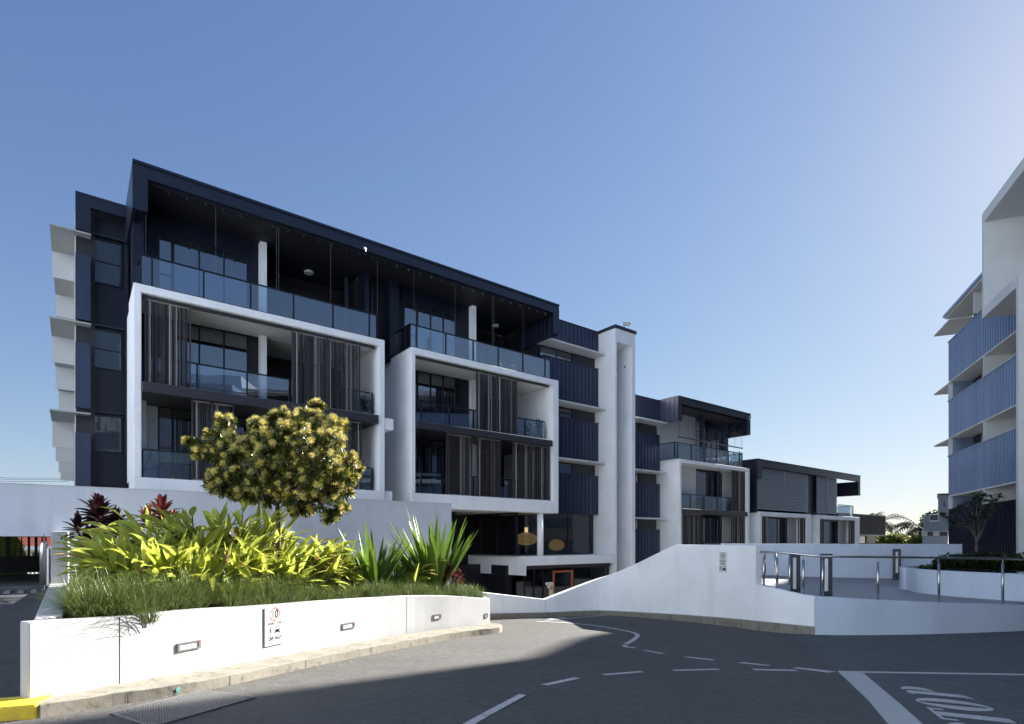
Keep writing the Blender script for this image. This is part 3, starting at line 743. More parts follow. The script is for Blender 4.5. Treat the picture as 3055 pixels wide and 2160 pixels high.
def picto(f, mb, x, y, h, l, wf=1.0):
    # walking figure of height h centred at x, then a car seen head-on
    px_ = x-.75*h*wf
    f.disc(mb, px_+.02*h, y+.42*h, .075*h, l)
    f.bar(mb, px_, y+.30*h, px_-.01*h, y-.02*h, .15*h, .11*h, l); f.bar(mb, px_, y, px_+.20*h, y-.5*h, .09*h, .06*h, l+.0002); f.bar(mb, px_-.01*h, y, px_-.17*h, y-.5*h, .09*h, .06*h, l+.0003)
    f.bar(mb, px_, y+.27*h, px_+.22*h, y+.02*h, .07*h, .05*h, l+.0004); f.bar(mb, px_, y+.27*h, px_-.2*h, y, .07*h, .05*h, l+.0005)
    cx = x+.42*h*wf; cw = .5*h
    for q in ([(cx-cw*.95, y-.02*h), (cx-cw*.78, y-.02*h), (cx-cw*.5, y+.38*h), (cx-cw*.68, y+.38*h)], [(cx+cw*.95, y-.02*h), (cx+cw*.78, y-.02*h), (cx+cw*.5, y+.38*h), (cx+cw*.68, y+.38*h)],
              [(cx-cw*.68, y+.38*h), (cx+cw*.68, y+.38*h), (cx+cw*.62, y+.46*h), (cx-cw*.62, y+.46*h)], [(cx-cw*.95, y-.02*h), (cx+cw*.95, y-.02*h), (cx+cw*.95, y+.06*h), (cx-cw*.95, y+.06*h)],
              [(cx-cw*.55, y-.22*h), (cx+cw*.55, y-.22*h), (cx+cw*.55, y-.03*h), (cx-cw*.55, y-.03*h)],
              [(cx-cw, y-.33*h), (cx+cw, y-.33*h), (cx+cw, y-.22*h), (cx-cw, y-.22*h)],
              [(cx-cw*.92, y-.5*h), (cx-cw*.6, y-.5*h), (cx-cw*.6, y-.34*h), (cx-cw*.92, y-.34*h)], [(cx+cw*.6, y-.5*h), (cx+cw*.92, y-.5*h), (cx+cw*.92, y-.34*h), (cx+cw*.6, y-.34*h)]):
        f.poly(mb, q, l)
    for sx in (-1, 1): f.ring(mb, cx+sx*cw*.76, y-.12*h, cw*.22, cw*.22, cw*.06, l+.0002, 12)
# sign on the planter wall
pa, tg, nr = on_wall(789, 1866); pb2, _, _ = on_wall(845, 1863)
wS = (pb2-pa).length; cS, tg, nr = on_wall(816, 1866.5)
tg = Vector((pb2.x-pa.x, pb2.y-pa.y, 0)).normalized(); nr = Vector((tg.y, -tg.x, 0))
hS = 113/F*cS.y
sg = thing('traffic_sign', cS-UPV*hS/2, 'white speed limit 10 shared zone sign with give way plate on the planter wall', 'sign')
fS = Face(cS+nr*.012, tg, nr)
m = MB(); a = wS/2; hh = hS/2
m.add([fS.p(x, y, l) for l in (0, .016) for x, y in ((-a, -hh), (a, -hh), (a, hh), (-a, hh))], [(3, 2, 1, 0), (4, 5, 6, 7), (0, 1, 5, 4), (1, 2, 6, 5), (2, 3, 7, 6), (3, 0, 4, 7)])
m.build('panel', M['signw'], sg)
m = MB(); l = .018
fS.rrect(m, -a*.88, a*.90, -hh*.52, hh*.97, .02, .006, l); fS.rrect(m, -a*.88, a*.90, -hh*.94, -hh*.56, .02, .006, l)
text_into(m, '10', hS*.30, fS.p(0, hh*.60, l+.001), tg, UPV, .80, bold=.003)
text_into(m, 'SHARED ZONE', hS*.10, fS.p(0, hh*.13, l+.001), tg, UPV, .74, bold=.0008)
text_into(m, 'GIVE WAY', hS*.135, fS.p(0, -hh*.68, l+.001), tg, UPV, .78, bold=.0015)
text_into(m, 'TO PEDESTRIANS', hS*.065, fS.p(0, -hh*.85, l+.001), tg, UPV, .84, spacing=1.05)
picto(fS, m, 0, -hh*.22, hS*.20, l+.001)
m.build('lettering', M['blk'], sg)
m = MB(); fS.ring(m, 0, hh*.60, hS*.18, hS*.18, hS*.028, l+.001); m.build('speed_roundel', M['red'], sg)
m = MB(); m.add([fS.p(x, y, -.012) for x, y in ((-a*.9, -hh*.9), (a*.9, -hh*.9), (a*.9, hh*.9), (-a*.9, hh*.9))]+[fS.p(x, y, 0) for x, y in ((-a*.9, -hh*.9), (a*.9, -hh*.9), (a*.9, hh*.9), (-a*.9, hh*.9))], [(0, 1, 5, 4), (1, 2, 6, 5), (2, 3, 7, 6), (3, 0, 4, 7)])
m.build('bracket', M['frame'], sg)
# sign on the curving wall
cx_, cy_ = 2150, 1677
c2 = colpt(cx_, .10, 0); c3 = colpt(cx_+11, .10, 0); c1_ = colpt(cx_-11, .10, 0)
cS = Vector((c2[0], c2[1], CH+(Y0-cy_)/F*c2[1])); tg = Vector((c3[0]-c1_[0], c3[1]-c1_[1], 0)); wS = tg.length; tg.normalize(); nr = Vector((tg.y, -tg.x, 0)); hS = 60/F*cS.y
s2 = thing('traffic_sign', cS-UPV*hS/2, 'small speed limit 10 shared zone sign high on the curving wall', 'sign')
fS = Face(cS+nr*.006, tg, nr); a = wS/2; hh = hS/2; m = MB()
m.add([fS.p(x, y, l) for l in (0, .014) for x, y in ((-a, -hh), (a, -hh), (a, hh), (-a, hh))], [(3, 2, 1, 0), (4, 5, 6, 7), (0, 1, 5, 4), (1, 2, 6, 5), (2, 3, 7, 6), (3, 0, 4, 7)])
m.build('panel', M['signw'], s2); m = MB(); l = .016
text_into(m, '10', hS*.24, fS.p(0, hh*.62, l), tg, UPV, .75, bold=.003); text_into(m, 'SHARED', hS*.12, fS.p(0, hh*.08, l), tg, UPV, .85, bold=.002); text_into(m, 'ZONE', hS*.12, fS.p(0, -hh*.17, l), tg, UPV, .85, bold=.002)
fS.ring(m, 0, hh*.62, a*.62, hS*.17, a*.08, l); picto(fS, m, 0, -hh*.62, hS*.26, l, .8)
m.build('lettering', M['blk'], s2)
# step lights
for x, y, w0, hpx, lab in ((563, 1926.5, 70, 25, 'nearest recessed step light, left of the sign on the planter wall'), (1038.5, 1866.5, 37, 14.5, 'second recessed step light, right of the sign on the planter wall'),
                           (1304, 1839.5, 22, 10, 'third recessed step light near the curve of the planter wall'), (1450, 1836, 8, 9, 'farthest recessed step light at the end of the planter wall')):
    cS, tg, nr = on_wall(x, y); e1, _, _ = on_wall(x-w0/2, y); e2, _, _ = on_wall(x+w0/2 if x+w0/2 < 1458 else 1457, y)
    wS = min((e2-e1).length, .36); hS = .085
    tg = Vector((e2.x-e1.x, e2.y-e1.y, 0)).normalized(); nr = Vector((tg.y, -tg.x, 0))
    t = thing('step_light', cS-UPV*hS, lab, 'wall light', 0, 'recessed lights along the planter wall'); fS = Face(cS, tg, nr); a = wS/2; hh = hS*.72
    m = MB()
    for (x0, x1, y0, y1) in ((-a, a, hh*.62, hh), (-a, a, -hh, -hh*.62), (-a, -a*.80, -hh*.62, hh*.62), (a*.80, a, -hh*.62, hh*.62)):
        m.add([fS.p(px, py, l) for l in (0, .02) for px, py in ((x0, y0), (x1, y0), (x1, y1), (x0, y1))], [(4, 5, 6, 7), (0, 1, 5, 4), (1, 2, 6, 5), (2, 3, 7, 6), (3, 0, 4, 7)])
    m.build('frame', M['steel2'], t)
    m = MB(); fS.poly(m, [(-a*.8, -hh*.62), (a*.8, -hh*.62), (a*.8, hh*.62), (-a*.8, hh*.62)], .006); m.build('lens', M['lamp_w'], t)
    if x < 1200:
        m = MB(); fS.disc(m, a*.88, hh*.6, .014, .022); m.build('reflector', M['red'], t)
# ================================================================== main apartment building
def bld(name, label, u, z=-3.0, v=VF):
    return thing(name, B(u, v, z), label, 'building', math.atan2(UY, UX))
def part(t, name, m_, *boxes, bevel=0):
    m = MB(B)
    for b in boxes: m.box(*b)
    return m.build(name, M[m_], t, bevel=bevel)
def window(t, u0, u1, z0, z1, v, n=1, fr=.05, glass='window', trans=(), d=.06, curtain=False):
    m = MB(B)
    m.box(u0, u1, v-d, v, z0, z0+fr); m.box(u0, u1, v-d, v, z1-fr, z1)
    for i in range(n+1):
        a = u0+(u1-u0-fr)*i/n; m.box(a, a+fr, v-d+.002, v, z0+fr, z1-fr)
    for tz in trans: m.box(u0+fr, u1-fr, v-d+.004, v, tz, tz+fr*.8)
    o = m.build('window', M['frame'], t)
    m = MB(B); m.quad((u0+fr, v-.02, z0+fr), (u1-fr, v-.02, z0+fr), (u1-fr, v-.02, z1-fr), (u0+fr, v-.02, z1-fr)); m.build('pane', M[glass], o)
    if curtain:
        m = MB(B); k = 0; a = u0+.05; pts = []; 
        while a < u1-.05:
            pts.append((a, v+.12+(.025 if k % 2 else -.025))); a += random.uniform(.04, .08); k += 1
        for p_, q_ in zip(pts, pts[1:]): m.quad((p_[0], p_[1], z0), (q_[0], q_[1], z0), (q_[0], q_[1], z1-.1), (p_[0], p_[1], z1-.1))
        m.build('curtain', M['curtain'], o)
    return o
M['curtain'] = mat_plain('curtain', (.30, .31, .34), .9)
def balustrade(t, segs, z0, z1, posts, top=.045, end=.05):
    """segs: list of ((u,v),(u,v)) glass runs; posts: list of (u,v)"""
    m = MB(B)
    for (a, b) in segs:
        du, dv = b[0]-a[0], b[1]-a[1]; l = math.hypot(du, dv); nu, nv = -dv/l*.025, du/l*.025
        for zz0, zz1 in ((z1-top, z1), (z0, z0+.03)):
            m.prism([(a[0]-nu, a[1]-nv), (b[0]-nu, b[1]-nv), (b[0]+nu, b[1]+nv), (a[0]+nu, a[1]+nv)], zz0, zz1)
    for (u, v) in posts: m.box(u-.025, u+.025, v-.03, v+.03, z0, z1-.002)
    o = m.build('balustrade', M['frame'], t)
    for (a, b) in segs:
        ps = sorted([p for p in posts if min(a[0], b[0])-.01 <= p[0] <= max(a[0], b[0])+.01 and min(a[1], b[1])-.01 <= p[1] <= max(a[1], b[1])+.01], key=lambda p: (p[0]-a[0])**2+(p[1]-a[1])**2)
        ps = [a]+ps+[b]
        for p, q in zip(ps, ps[1:]):
            if abs(p[0]-q[0])+abs(p[1]-q[1]) < .12: continue
            m = MB(B); m.quad((p[0], p[1], z0+.03), (q[0], q[1], z0+.03), (q[0], q[1], z1-top), (p[0], p[1], z1-top)); m.build('glass_panel', M['bal'], o)
    return o
def screen(t, u0, u1, z0, z1, v, pitch=.075, dense=.7):
    m = MB(B); u = u0+.05
    m.box(u0, u0+.045, v-.03, v+.03, z0, z1); m.box(u1-.045, u1, v-.03, v+.03, z0, z1)
    m.box(u0+.045, u1-.045, v-.02, v+.02, z1-.05, z1); m.box(u0+.045, u1-.045, v-.02, v+.02, z0, z0+.05)
    while u < u1-.10:
        wd = random.choice((.018, .022, .03, .03, .04, .055)); dv = random.choice((-.035, -.01, .012, .03))
        m.box(u, u+wd, v+dv-.016, v+dv+.016, z0+.051, z1-.051)
        u += wd+random.choice((.006, .010, .016, .028))
    for k in range(1, 6): m.box(u0+.046, u1-.046, v+.05, v+.056, z0+(z1-z0)*k/6, z0+(z1-z0)*k/6+.012)
    return m.build('sliding_screen', M['batten'], t)
def frame_box(t, u0, u1, z0, z1, iu0, iu1, iz0, iz1, v0, v1, left_depth=None, right_depth=None, mat='white'):
    """a deep picture-frame of render round a balcony stack"""
    m = MB(B)
    m.box(u0, u1, v0, v1, iz1, z1); m.box(u0, u1, v0, v1, z0, iz0)
    m.box(u0, iu0, v0, left_depth or v1, iz0-.0, iz1+.0); m.box(iu1, u1, v0, right_depth or v1, iz0, iz1)
    return m.build('frame', M[mat], t, bevel=.02)
b1 = bld('apartment_building', 'large four storey apartment building with dark hooded roof and two big white balcony frames', 10)
ZF = [8.12, 5.02, 2.0]
# column & glazing planes from the survey
VC, VG, VD = 23.02, 23.35, 25.5
# structural backing
part(b1, 'wall', 'black', (1.3, 11.9, VD+.01, 27.5, -3, 11.44), (11.9, 19.4, VD+.011, 27.4, -3, 11.44), (9.72, 11.36, 23.6, VD, 8.2, 11.44), (9.96, 11.13, 24.4, VD, -3, 8.19))
part(b1, 'roof', 'fascia', (1.42, 19.5, VF+.02, 27.6, 11.82, 11.93), (1.42, 19.5, VF-.03, VF+.02, 11.90, 11.985))
part(b1, 'fascia', 'fascia', (1.42, 19.5, VF, VF+.18, 11.50, 11.82))
part(b1, 'soffit', 'black', (1.84, 19.1, VF+.18, VD, 11.45, 11.50))
# hood cheeks
part(b1, 'left_cheek', 'fascia', (1.42, 1.83, VF, VF+.12, 10.45, 11.50), (1.42, 1.52, VF+.12, 24.2, 10.45, 11.82))
part(b1, 'right_cheek', 'fascia', (19.1, 19.5, VF, VF+.12, 10.45, 11.50), (19.38, 19.5, VF+.12, 24.6, 10.45, 11.82))
m = MB(B); 
for i in range(9): m.box(19.34, 19.38, VF+.3+i*.32, VF+.33+i*.32, 10.45, 11.45)
m.build('cladding_rib', M['navy2'], b1)
# frames
fr1 = frame_box(b1, 1.45, 9.95, 1.15, 8.12, 1.66, 9.71, 2.0, 7.86, VF, VG, 24.2, 24.0)
fr2 = frame_box(b1, 11.15, 19.46, 1.37, 8.12, 1.0*11.34, 19.1, 2.0, 7.84, VF, VG, 25.0, 24.6)
part(fr1, 'track', 'slab', (1.67, 9.6, VF+.16, VF+.26, 7.76, 7.859)); part(fr2, 'track', 'slab', (11.35, 18.95, VF+.16, VF+.26, 7.74, 7.839))
# white ceilings under the frames reach the back of the balconies
part(b1, 'ceiling', 'soffit', (1.66, 9.71, VG+.001, VD, 7.86, 8.11), (11.34, 19.1, VG+.001, VD, 7.84, 8.11))
part(b1, 'side_wall', 'greyw', (9.715, 9.95, 24.001, VD, 2.0, 7.85)); part(b1, 'side_wall', 'greyw', (19.105, 19.46, 24.601, VD, 2, 7.83))
# middle slabs
part(b1, 'floor_slab', 'slab', (1.67, 9.66, VF-.10, VD, 4.70, 5.03), bevel=.02)
part(b1, 'floor_slab', 'slab', (11.35, 18.98, VF-.10, VD, 4.72, 5.03), bevel=.02)
# ledges in the gap between the frames
part(b1, 'ledge', 'white', (9.955, 10.35, VF+.05, 24.39, 4.52, 4.98)); part(b1, 'ledge', 'white', (9.955, 10.35, VF+.15, 24.39, 1.15, 2.02))
part(b1, 'gap_wall', 'greyw', (9.955, 11.145, 24.0, 24.38, 2.03, 8.05))
# columns
u1c = (UU(777, VC), UU(796, VC)); u2c = (UU(1409, VC), UU(1421, VC))
for (a, b_) in (u1c, u2c): 
    part(b1, 'column', 'white', (a, b_, VC, VC+.3, 8.13, 11.449)); part(b1, 'column', 'white', (a, b_, VC, VC+.3, 5.031, 7.855)); part(b1, 'column', 'white', (a, b_, VC, VC+.3, 2.001, 4.699))
# dark walls either side of the glazing at each level
for k, (z0, z1) in enumerate(((8.13, 11.45), (5.031, 7.86), (2.001, 4.70))):
    rw = 'navy' if k == 0 else 'black'
    for bx_ in ((1.67, 2.3, VG, VG+.2, z0, z1), (u1c[0]-.35, u1c[0]+.0, VG, VG+.2, z0, z1), (u1c[1]-.1, u1c[1]-.02, VG, VD, z0, z1), (11.35, 11.8, VG, VG+.2, z0, z1), (u2c[0]-.7, u2c[0], VG, VG+.2, z0, z1), (u2c[1]-.1, u2c[1]-.02, VG, VD, z0, z1)):
        part(b1, 'recess_wall', rw, bx_)
    top = z1 if k else 10.9
    if k == 0: part(b1, 'panel', 'navy', (2.3, u1c[0]-.35, VG-.01, VG+.15, 10.9, 11.45)); part(b1, 'panel', 'navy', (11.8, u2c[0]-.7, VG-.01, VG+.15, 10.9, 11.45))
    window(b1, 2.3, 2.75, z0, top, VG+.05, 1, trans=(z0+1.25,), curtain=False)
    window(b1, 2.75, u1c[0]-.35, z0, top, VG+.07, 3, trans=(), curtain=(k != 2))
    window(b1, 11.8, 12.5, z0, top, VG+.05, 1, trans=(z0+1.25,))
    window(b1, 12.5, u2c[0]-.7, z0, top, VG+.07, 3, curtain=(k == 0))
part(b1, 'side_panel', 'white', (1.665, 1.9, 22.6, VG-.005, 2.01, 4.69), (1.9, 2.29, VG-.03, VG-.004, 2.01, 4.69))
# back of left upper deck, pier between the decks
part(b1, 'end_wall', 'navy', (1.5, 1.8, 22.3, VG-.01, 8.14, 11.449))
part(b1, 'party_wall', 'navy', (9.75, 9.95, 22.9, 23.59, 8.14, 11.449), (10.9, 11.34, 22.9, 23.59, 8.14, 11.449))
part(b1, 'downpipe', 'navy2', (10.3, 10.38, 23.5, 23.58, 8.2, 11.449)); part(b1, 'downpipe', 'navy2', (9.3, 9.42, 23.9, 24.02, 8.14, 11.449))
# balustrades
pu = [UU(x, VF+.12) for x in (420.3, 453.6, 607.6, 747.8, 875.7, 993.3, 1102, 1123.6)]
vb = VF+.12
balustrade(b1, [((pu[0], vb), (pu[-1], vb)), ((pu[0], vb+.05), (pu[0], VG-.1)), ((pu[-1], vb+.05), (pu[-1], VG-.1))], 8.14, 9.12, [(u, vb) for u in pu])
pu2 = [UU(x, vb) for x in (1223, 1242, 1330, 1411.7, 1486.5, 1559.5, 1625.7, 1642)]
balustrade(b1, [((pu2[0], vb), (pu2[-1], vb)), ((pu2[0], vb+.05), (pu2[0], VG-.1)), ((pu2[-1], vb+.05), (pu2[-1], VG-.1))], 8.14, 9.12, [(u, vb) for u in pu2])
vb3 = VF+.42
balustrade(b1, [((1.70, vb3), (9.5, vb3))], 5.04, 6.02, [(UU(x, vb3), vb3) for x in (425, 588, 737, 863, 990, 1110)])
balustrade(b1, [((1.70, vb3), (9.5, vb3))], 2.01, 2.96, [(UU(x, vb3), vb3) for x in (425, 590, 740, 866, 990, 1110)])
balustrade(b1, [((11.4, vb3), (18.9, vb3))], 5.04, 6.02, [(UU(x, vb3), vb3) for x in (1256, 1340, 1412, 1490, 1566, 1637)])
balustrade(b1, [((11.4, vb3), (18.9, vb3))], 2.01, 2.96, [(UU(x, vb3), vb3) for x in (1256, 1340, 1412, 1490, 1566, 1637)])
# sliding screens
vs = VF+.21
for x0, x1 in ((431, 569.5), (871, 974), (974.5, 1074)): screen(b1, UU(x0, vs), UU(x1, vs), 5.035, 7.755, vs)
for x0, x1 in ((571, 632), (632.5, 697), (800, 940), (940.5, 1078)): screen(b1, UU(x0, vs), UU(x1, vs), 2.005, 4.695, vs)
for x0, x1 in ((1421, 1481), (1481.5, 1542)): screen(b1, UU(x0, vs), UU(x1, vs), 5.035, 7.735, vs)
for x0, x1 in ((1331, 1408), (1423, 1493), (1530, 1584), (1584.5, 1645)): screen(b1, UU(x0, vs), UU(x1, vs), 2.005, 4.715, vs)
# cables of the retracted blinds and their brackets
for x in (435, 643.6, 825, 831.5, 986.5, 1125.7, 1234.6, 1358, 1468.7, 1473.6, 1561, 1641):
    m = MB(B); u = UU(x, VF+.2); m.box(u-.003, u+.003, VF+.198, VF+.204, 8.9 if x not in (1641,) else 8.3, 11.46); m.build('cable', M['wire'], b1)
for i in range(31):
    u = 2.4+i*.545; m = MB(B); m.box(u, u+.03, VF+.19, VF+.26, 11.38, 11.449); m.box(u-.03, u+.06, VF+.21, VF+.23, 11.36, 11.379); m.build('bracket', M['louvred'] if i > 14 else M['slab'], b1)
for x, y, v_ in ((921, 814, 24.4), (1478, 970, 24.4)):
    m = MB(); p = B(UU(x, v_), v_, 11.36); m.lathe([(.17, .0), (.19, .03), (.19, .085)], p, 18); m.build('ceiling_light', M['lamp_w'], b1)
# --- the set back west end of the building
part(b1, 'wing_wall', 'navy', (.55, 1.42, 24.9, 27.5, -3, 11.45), (1.421, 1.5, 24.21, 27.4, -3, 11.4))
part(b1, 'wing_roof', 'fascia', (.0, 1.42, 24.38, 27.5, 11.84, 11.93), (0, 1.42, 24.4, 24.55, 11.50, 11.84), (0, .42, 24.4, 24.5, 10.65, 11.5))
for z0, z1 in ((7.6, 9.85), (4.55, 6.8), (-3, 3.7)): part(b1, 'fin', 'navy2', (0, .42, 24.44, 24.6, z0, z1))
part(b1, 'wing_edge', 'black', (.02, .55, 24.75, 27.3, -3, 11.4))
part(b1, 'wing_side', 'palewall', (-.02, .015, 24.76, 27.3, -3, 11.39))
for z0, z1 in ((9.12, 10.7), (6.1, 7.5), (3.15, 4.45)):
    m_ = (z0+z1)/2; window(b1, .46, 1.34, z0, z1, 24.89, 1, trans=(m_-.02,), fr=.04, glass='dimglass')
    part(b1, 'ledge', 'fascia', (.45, 1.40, 24.70, 24.88, z1+.06, z1+.12))
for k, zt in enumerate((10.6, 7.5, 4.40)):
    for j, (v0, v1) in enumerate(((24.4, 26.6), (28.3, 31.2), (33.2, 36.2), (38, 41))):
        uo = -.68
        m = MB(B); m.prism([(uo, v0), (.43 if j == 0 else .0, v0), (.43 if j == 0 else 0., v1), (uo, v1)], zt-.05, zt)
        o = m.build('window_hood', M['hood'], b1)
        part(o, 'blade', 'bladegrey', (uo+.02, -.03, v1-.06, v1, zt-1.0, zt-.051))
part(b1, 'rear_wall', 'black', (.0, .5, 27.31, 43, -3, 10.4)); part(b1, 'rear_side', 'palewall', (-.03, -.005, 27.31, 43, -3, 10.4))
# --- lobby podium below the second frame
K1 = B(17.34, VF, 0)
ul = 17.34
kx, ky = 15.0, 24.4       # far end of the splayed left face (u,v)
pod = [(ul, VF), (23.48, VF), (23.48, 25.4), (11.0, 25.4), (11.0, 27.5), (13.2, 25.2)]
def splay(x, y, z):  # helper in the splayed frame
    return B(x, y, z)
pL = (1371-X0)/F; YL = 31.0
PLp = Vector((pL*YL, YL, 0)); puL = PLp.x*UX+PLp.y*UY; pvL = PLp.x*VX+PLp.y*VY
pod = [(17.34, VF), (23.5, VF), (23.5, 26.5), (puL-2, 26.6), (puL-2, pvL+.9*(pvL-VF)/(17.34-puL)*2*.5), (puL, pvL)]
ext = ((puL-17.34)*1.35+17.34, (pvL-VF)*1.35+VF)
pod = [(17.34, VF), (23.695, VF), (23.695, 26.5), (ext[0]-.5, 26.6), ext]
m = MB(B); m.prism(pod, -1.24, -.78); podp = m.build('podium_slab', M['white'], b1, bevel=.015)
m = MB(B)
dx, dy = ext[0]-17.34, ext[1]-VF; l_ = math.hypot(dx, dy); nx, ny = dy/l_*.22, -dx/l_*.22   # the splayed face drops lower
m.prism([(17.34, VF-.004), ext, (ext[0]-nx, ext[1]-ny), (17.34+.14, VF+.2)], -1.72, -.782); m.build('podium_upstand', M['white'], podp)
gl = .35
q0 = (17.34-nx*1.7+.1, VF+.45); q1 = (ext[0]-nx*1.7, ext[1]-ny*1.7)
def slantwin(a, b_, z0, z1, n, glass='lobby', nm='window'):
    m = MB(B); du, dv = b_[0]-a[0], b_[1]-a[1]; l = math.hypot(du, dv); eu, ev = du/l, dv/l; nu, nv = -ev*.04, eu*.04
    def bar(s0, s1, za, zb):
        m.prism([(a[0]+eu*s0-nu, a[1]+ev*s0-nv), (a[0]+eu*s1-nu, a[1]+ev*s1-nv), (a[0]+eu*s1+nu, a[1]+ev*s1+nv), (a[0]+eu*s0+nu, a[1]+ev*s0+nv)], za, zb)
    bar(0, l, z0, z0+.06); bar(0, l, z1-.06, z1)
    for i in range(n+1): s = (l-.07)*i/n; bar(s, s+.07, z0+.06, z1-.06)
    o = m.build(nm, M['frame'], b1)
    m = MB(B); m.quad((a[0], a[1], z0+.06), (b_[0], b_[1], z0+.06), (b_[0], b_[1], z1-.06), (a[0], a[1], z1-.06)); m.build('pane', M[glass], o); return o
ur = UU(1732, VF+2.2)
slantwin(q1, q0, -.74, 1.36, 5)
slantwin((q0[0]+.01, q0[1]), (ur, VF+1.4), -.74, 1.45, 3)
part(b1, 'lobby_back', 'black', (11, 23.4, 26.7, 26.9, -3, 1.4)); part(b1, 'lobby_floor', 'floor', (14, 23.4, 25.5, 26.65, -.77, -.76))
part(b1, 'lobby_soffit', 'soffit', (ext[0]-.5, 19.45, VG+.01, 27.4, 1.37, 1.6), (19.47, 23.4, VF+1.5, 27.4, 1.46, 1.6))
m = MB(); p = B(UU(1612, VF+.25), VF+.25, 0); m.lathe([(.16, CH-.78), (.16, CH+1.375)], (p.x, p.y, 0), 24); m.build('column', M['white'], b1, smooth=True)
# entrance below
part(b1, 'entrance_wall', 'black', (puL-2, 23.6, 24.6, 24.8, -3.4, -1.25), (17.0, 17.4, VF+1.2, VF+3.2, -3.4, -1.26))
part(b1, 'entrance_head', 'slab', (17.4, 23.6, VF+.28, VF+.48, -1.42, -1.245))
window(b1, 17.5, UU(1650, VF+.35)-.02, -3.3, -1.42, VF+.40, 3, glass='lobby')
dr = part(b1, 'door', 'orange', (UU(1650, VF+.3), UU(1650, VF+.3)+.09, VF+.28, VF+.38, -3.3, -1.56), (UU(1704, VF+.3), UU(1704, VF+.3)+.12, VF+.28, VF+.38, -3.3, -1.56), (UU(1650, VF+.3)+.09, UU(1704, VF+.3), VF+.28, VF+.38, -1.66, -1.56))
part(dr, 'pane', 'lobby', (UU(1650, VF+.3)+.09, UU(1704, VF+.3), VF+.33, VF+.34, -3.3, -1.66))
window(b1, UU(1710, VF+.35), 23.55, -3.3, -1.42, VF+.40, 2, glass='lobby')
part(b1, 'lobby_wall', 'palewall', (18.5, 21.4, VF+2.2, VF+2.3, -3.4, -2.2)); part(b1, 'poster', 'greyw', (20.1, 20.6, VF+2.1, VF+2.15, -2.1, -1.6))
# --- tower
part(b1, 'stair_tower', 'white', (23.7, 23.82, VF, 26.4, -3.2, 11.78), (25.1, 25.36, VF, 26.4, -3.2, 11.78), (23.82, 25.1, VF+2.6, 26.4, -3.2, 11.78), (23.82, 25.1, VF, VF+.12, 11.05, 11.78), (23.82, 25.1, VF+.12, VF+2.6, 11.05, 11.2))
part(b1, 'tower_cap', 'fascia', (23.64, 25.42, VF-.06, 26.5, 11.78, 11.95))
for v_ in (.5, 1.1, 1.7):
    m = MB(B); m.box(25.085, 25.1, VF+v_, VF+v_+.1, 9.95, 10.05); m.build('vent', M['slab'], b1)
# --- ribbed cladding between the frames and the tower, with white hoods
def ribbed(t, u0, u1, z0, z1, v, m_='navy2', step=.30, th=.16):
    m = MB(B); m.box(u0, u1, v-th, v, z0, z1); u = u0+.12
    while u < u1-.05: m.box(u-.012, u+.012, v-th-.035, v-th, z0, z1-.02); u += step
    m.box(u0, u1, v-th-.05, v+.02, z1, z1+.03)
    return m.build('cladding', M[m_], t)
def mid_bay(t, u0, u1, ztop, hoods, v=22.8, bottom=1.45, m_='navy2'):
    part(t, 'wall', 'black', (u0, u1, v+.25, v+3.5, -3.2, ztop-.02))
    ribbed(t, u0, u1, hoods[0]+.06, ztop, v, m_)
    for i, h in enumerate(hoods):
        z0 = hoods[i+1]+.08 if i+1 < len(hoods) else h-.72-2.15
        ribbed(t, u0, u1, z0, h-.70, v, m_)
        part(t, 'window_hood', 'greyw', (u0-.05, u1-.01, v-.75, v+.24, h-.03, h+.05))
        window(t, u0+.05, u0+(u1-u0)*.58, h-.66, h-.06, v+.2, 2, fr=.04)
        part(t, 'panel', 'slab', (u0+(u1-u0)*.58+.005, u1, v+.12, v+.24, h-.67, h-.04))
mid_bay(b1, 19.51, 23.69, 11.88, (10.46, 7.36, 4.33))
part(b1, 'wall', 'black', (19.5, 23.69, 24.0, 26, -.75, 1.44))
# security cameras
def camera_on(p, d, label, s=1.0):
    t = thing('security_camera', p, label, 'camera'); M_ = Matrix.Translation(p) @ Matrix.Rotation(d, 4, 'Z') @ Matrix.Rotation(R(12), 4, 'Y'); f = lambda a, b, c: M_ @ Vector((a*s, b*s, c*s))
    m = MB(f); m.box(-.05, .27, -.055, .055, .10, .21); m.build('housing', M['bladegrey'], t, bevel=.008)
    m = MB(f); m.box(-.08, .31, -.065, .065, .211, .222); m.build('sunshield', M['bladegrey'], t)
    m = MB(f); m.tube([f(.02, 0, -.03), f(.02, 0, .10)], .022*s, 8); m.build('bracket', M['steel2'], t)
    m = MB(f); m.tube([f(.27, 0, .155), f(.285, 0, .155)], .03*s, 10); m.build('lens', M['blk'], t)
camera_on(B(24.5, VF+.1, 12.0), R(-25), 'white camera standing on the cap of the tall white stair tower', 1.25)
camera_on(B(UU(1090, VF-.08), VF-.12, 11.42), R(-100), 'small white camera on the dark fascia of the biggest roof', .5)
M['glow'] = mat_plain('lamp_neck', (.7, .5, .2), .5)
_g = M['glow'].node_tree.nodes['Principled BSDF']; _g.inputs['Emission Color'].default_value = (1, .72, .30, 1); _g.inputs['Emission Strength'].default_value = .5
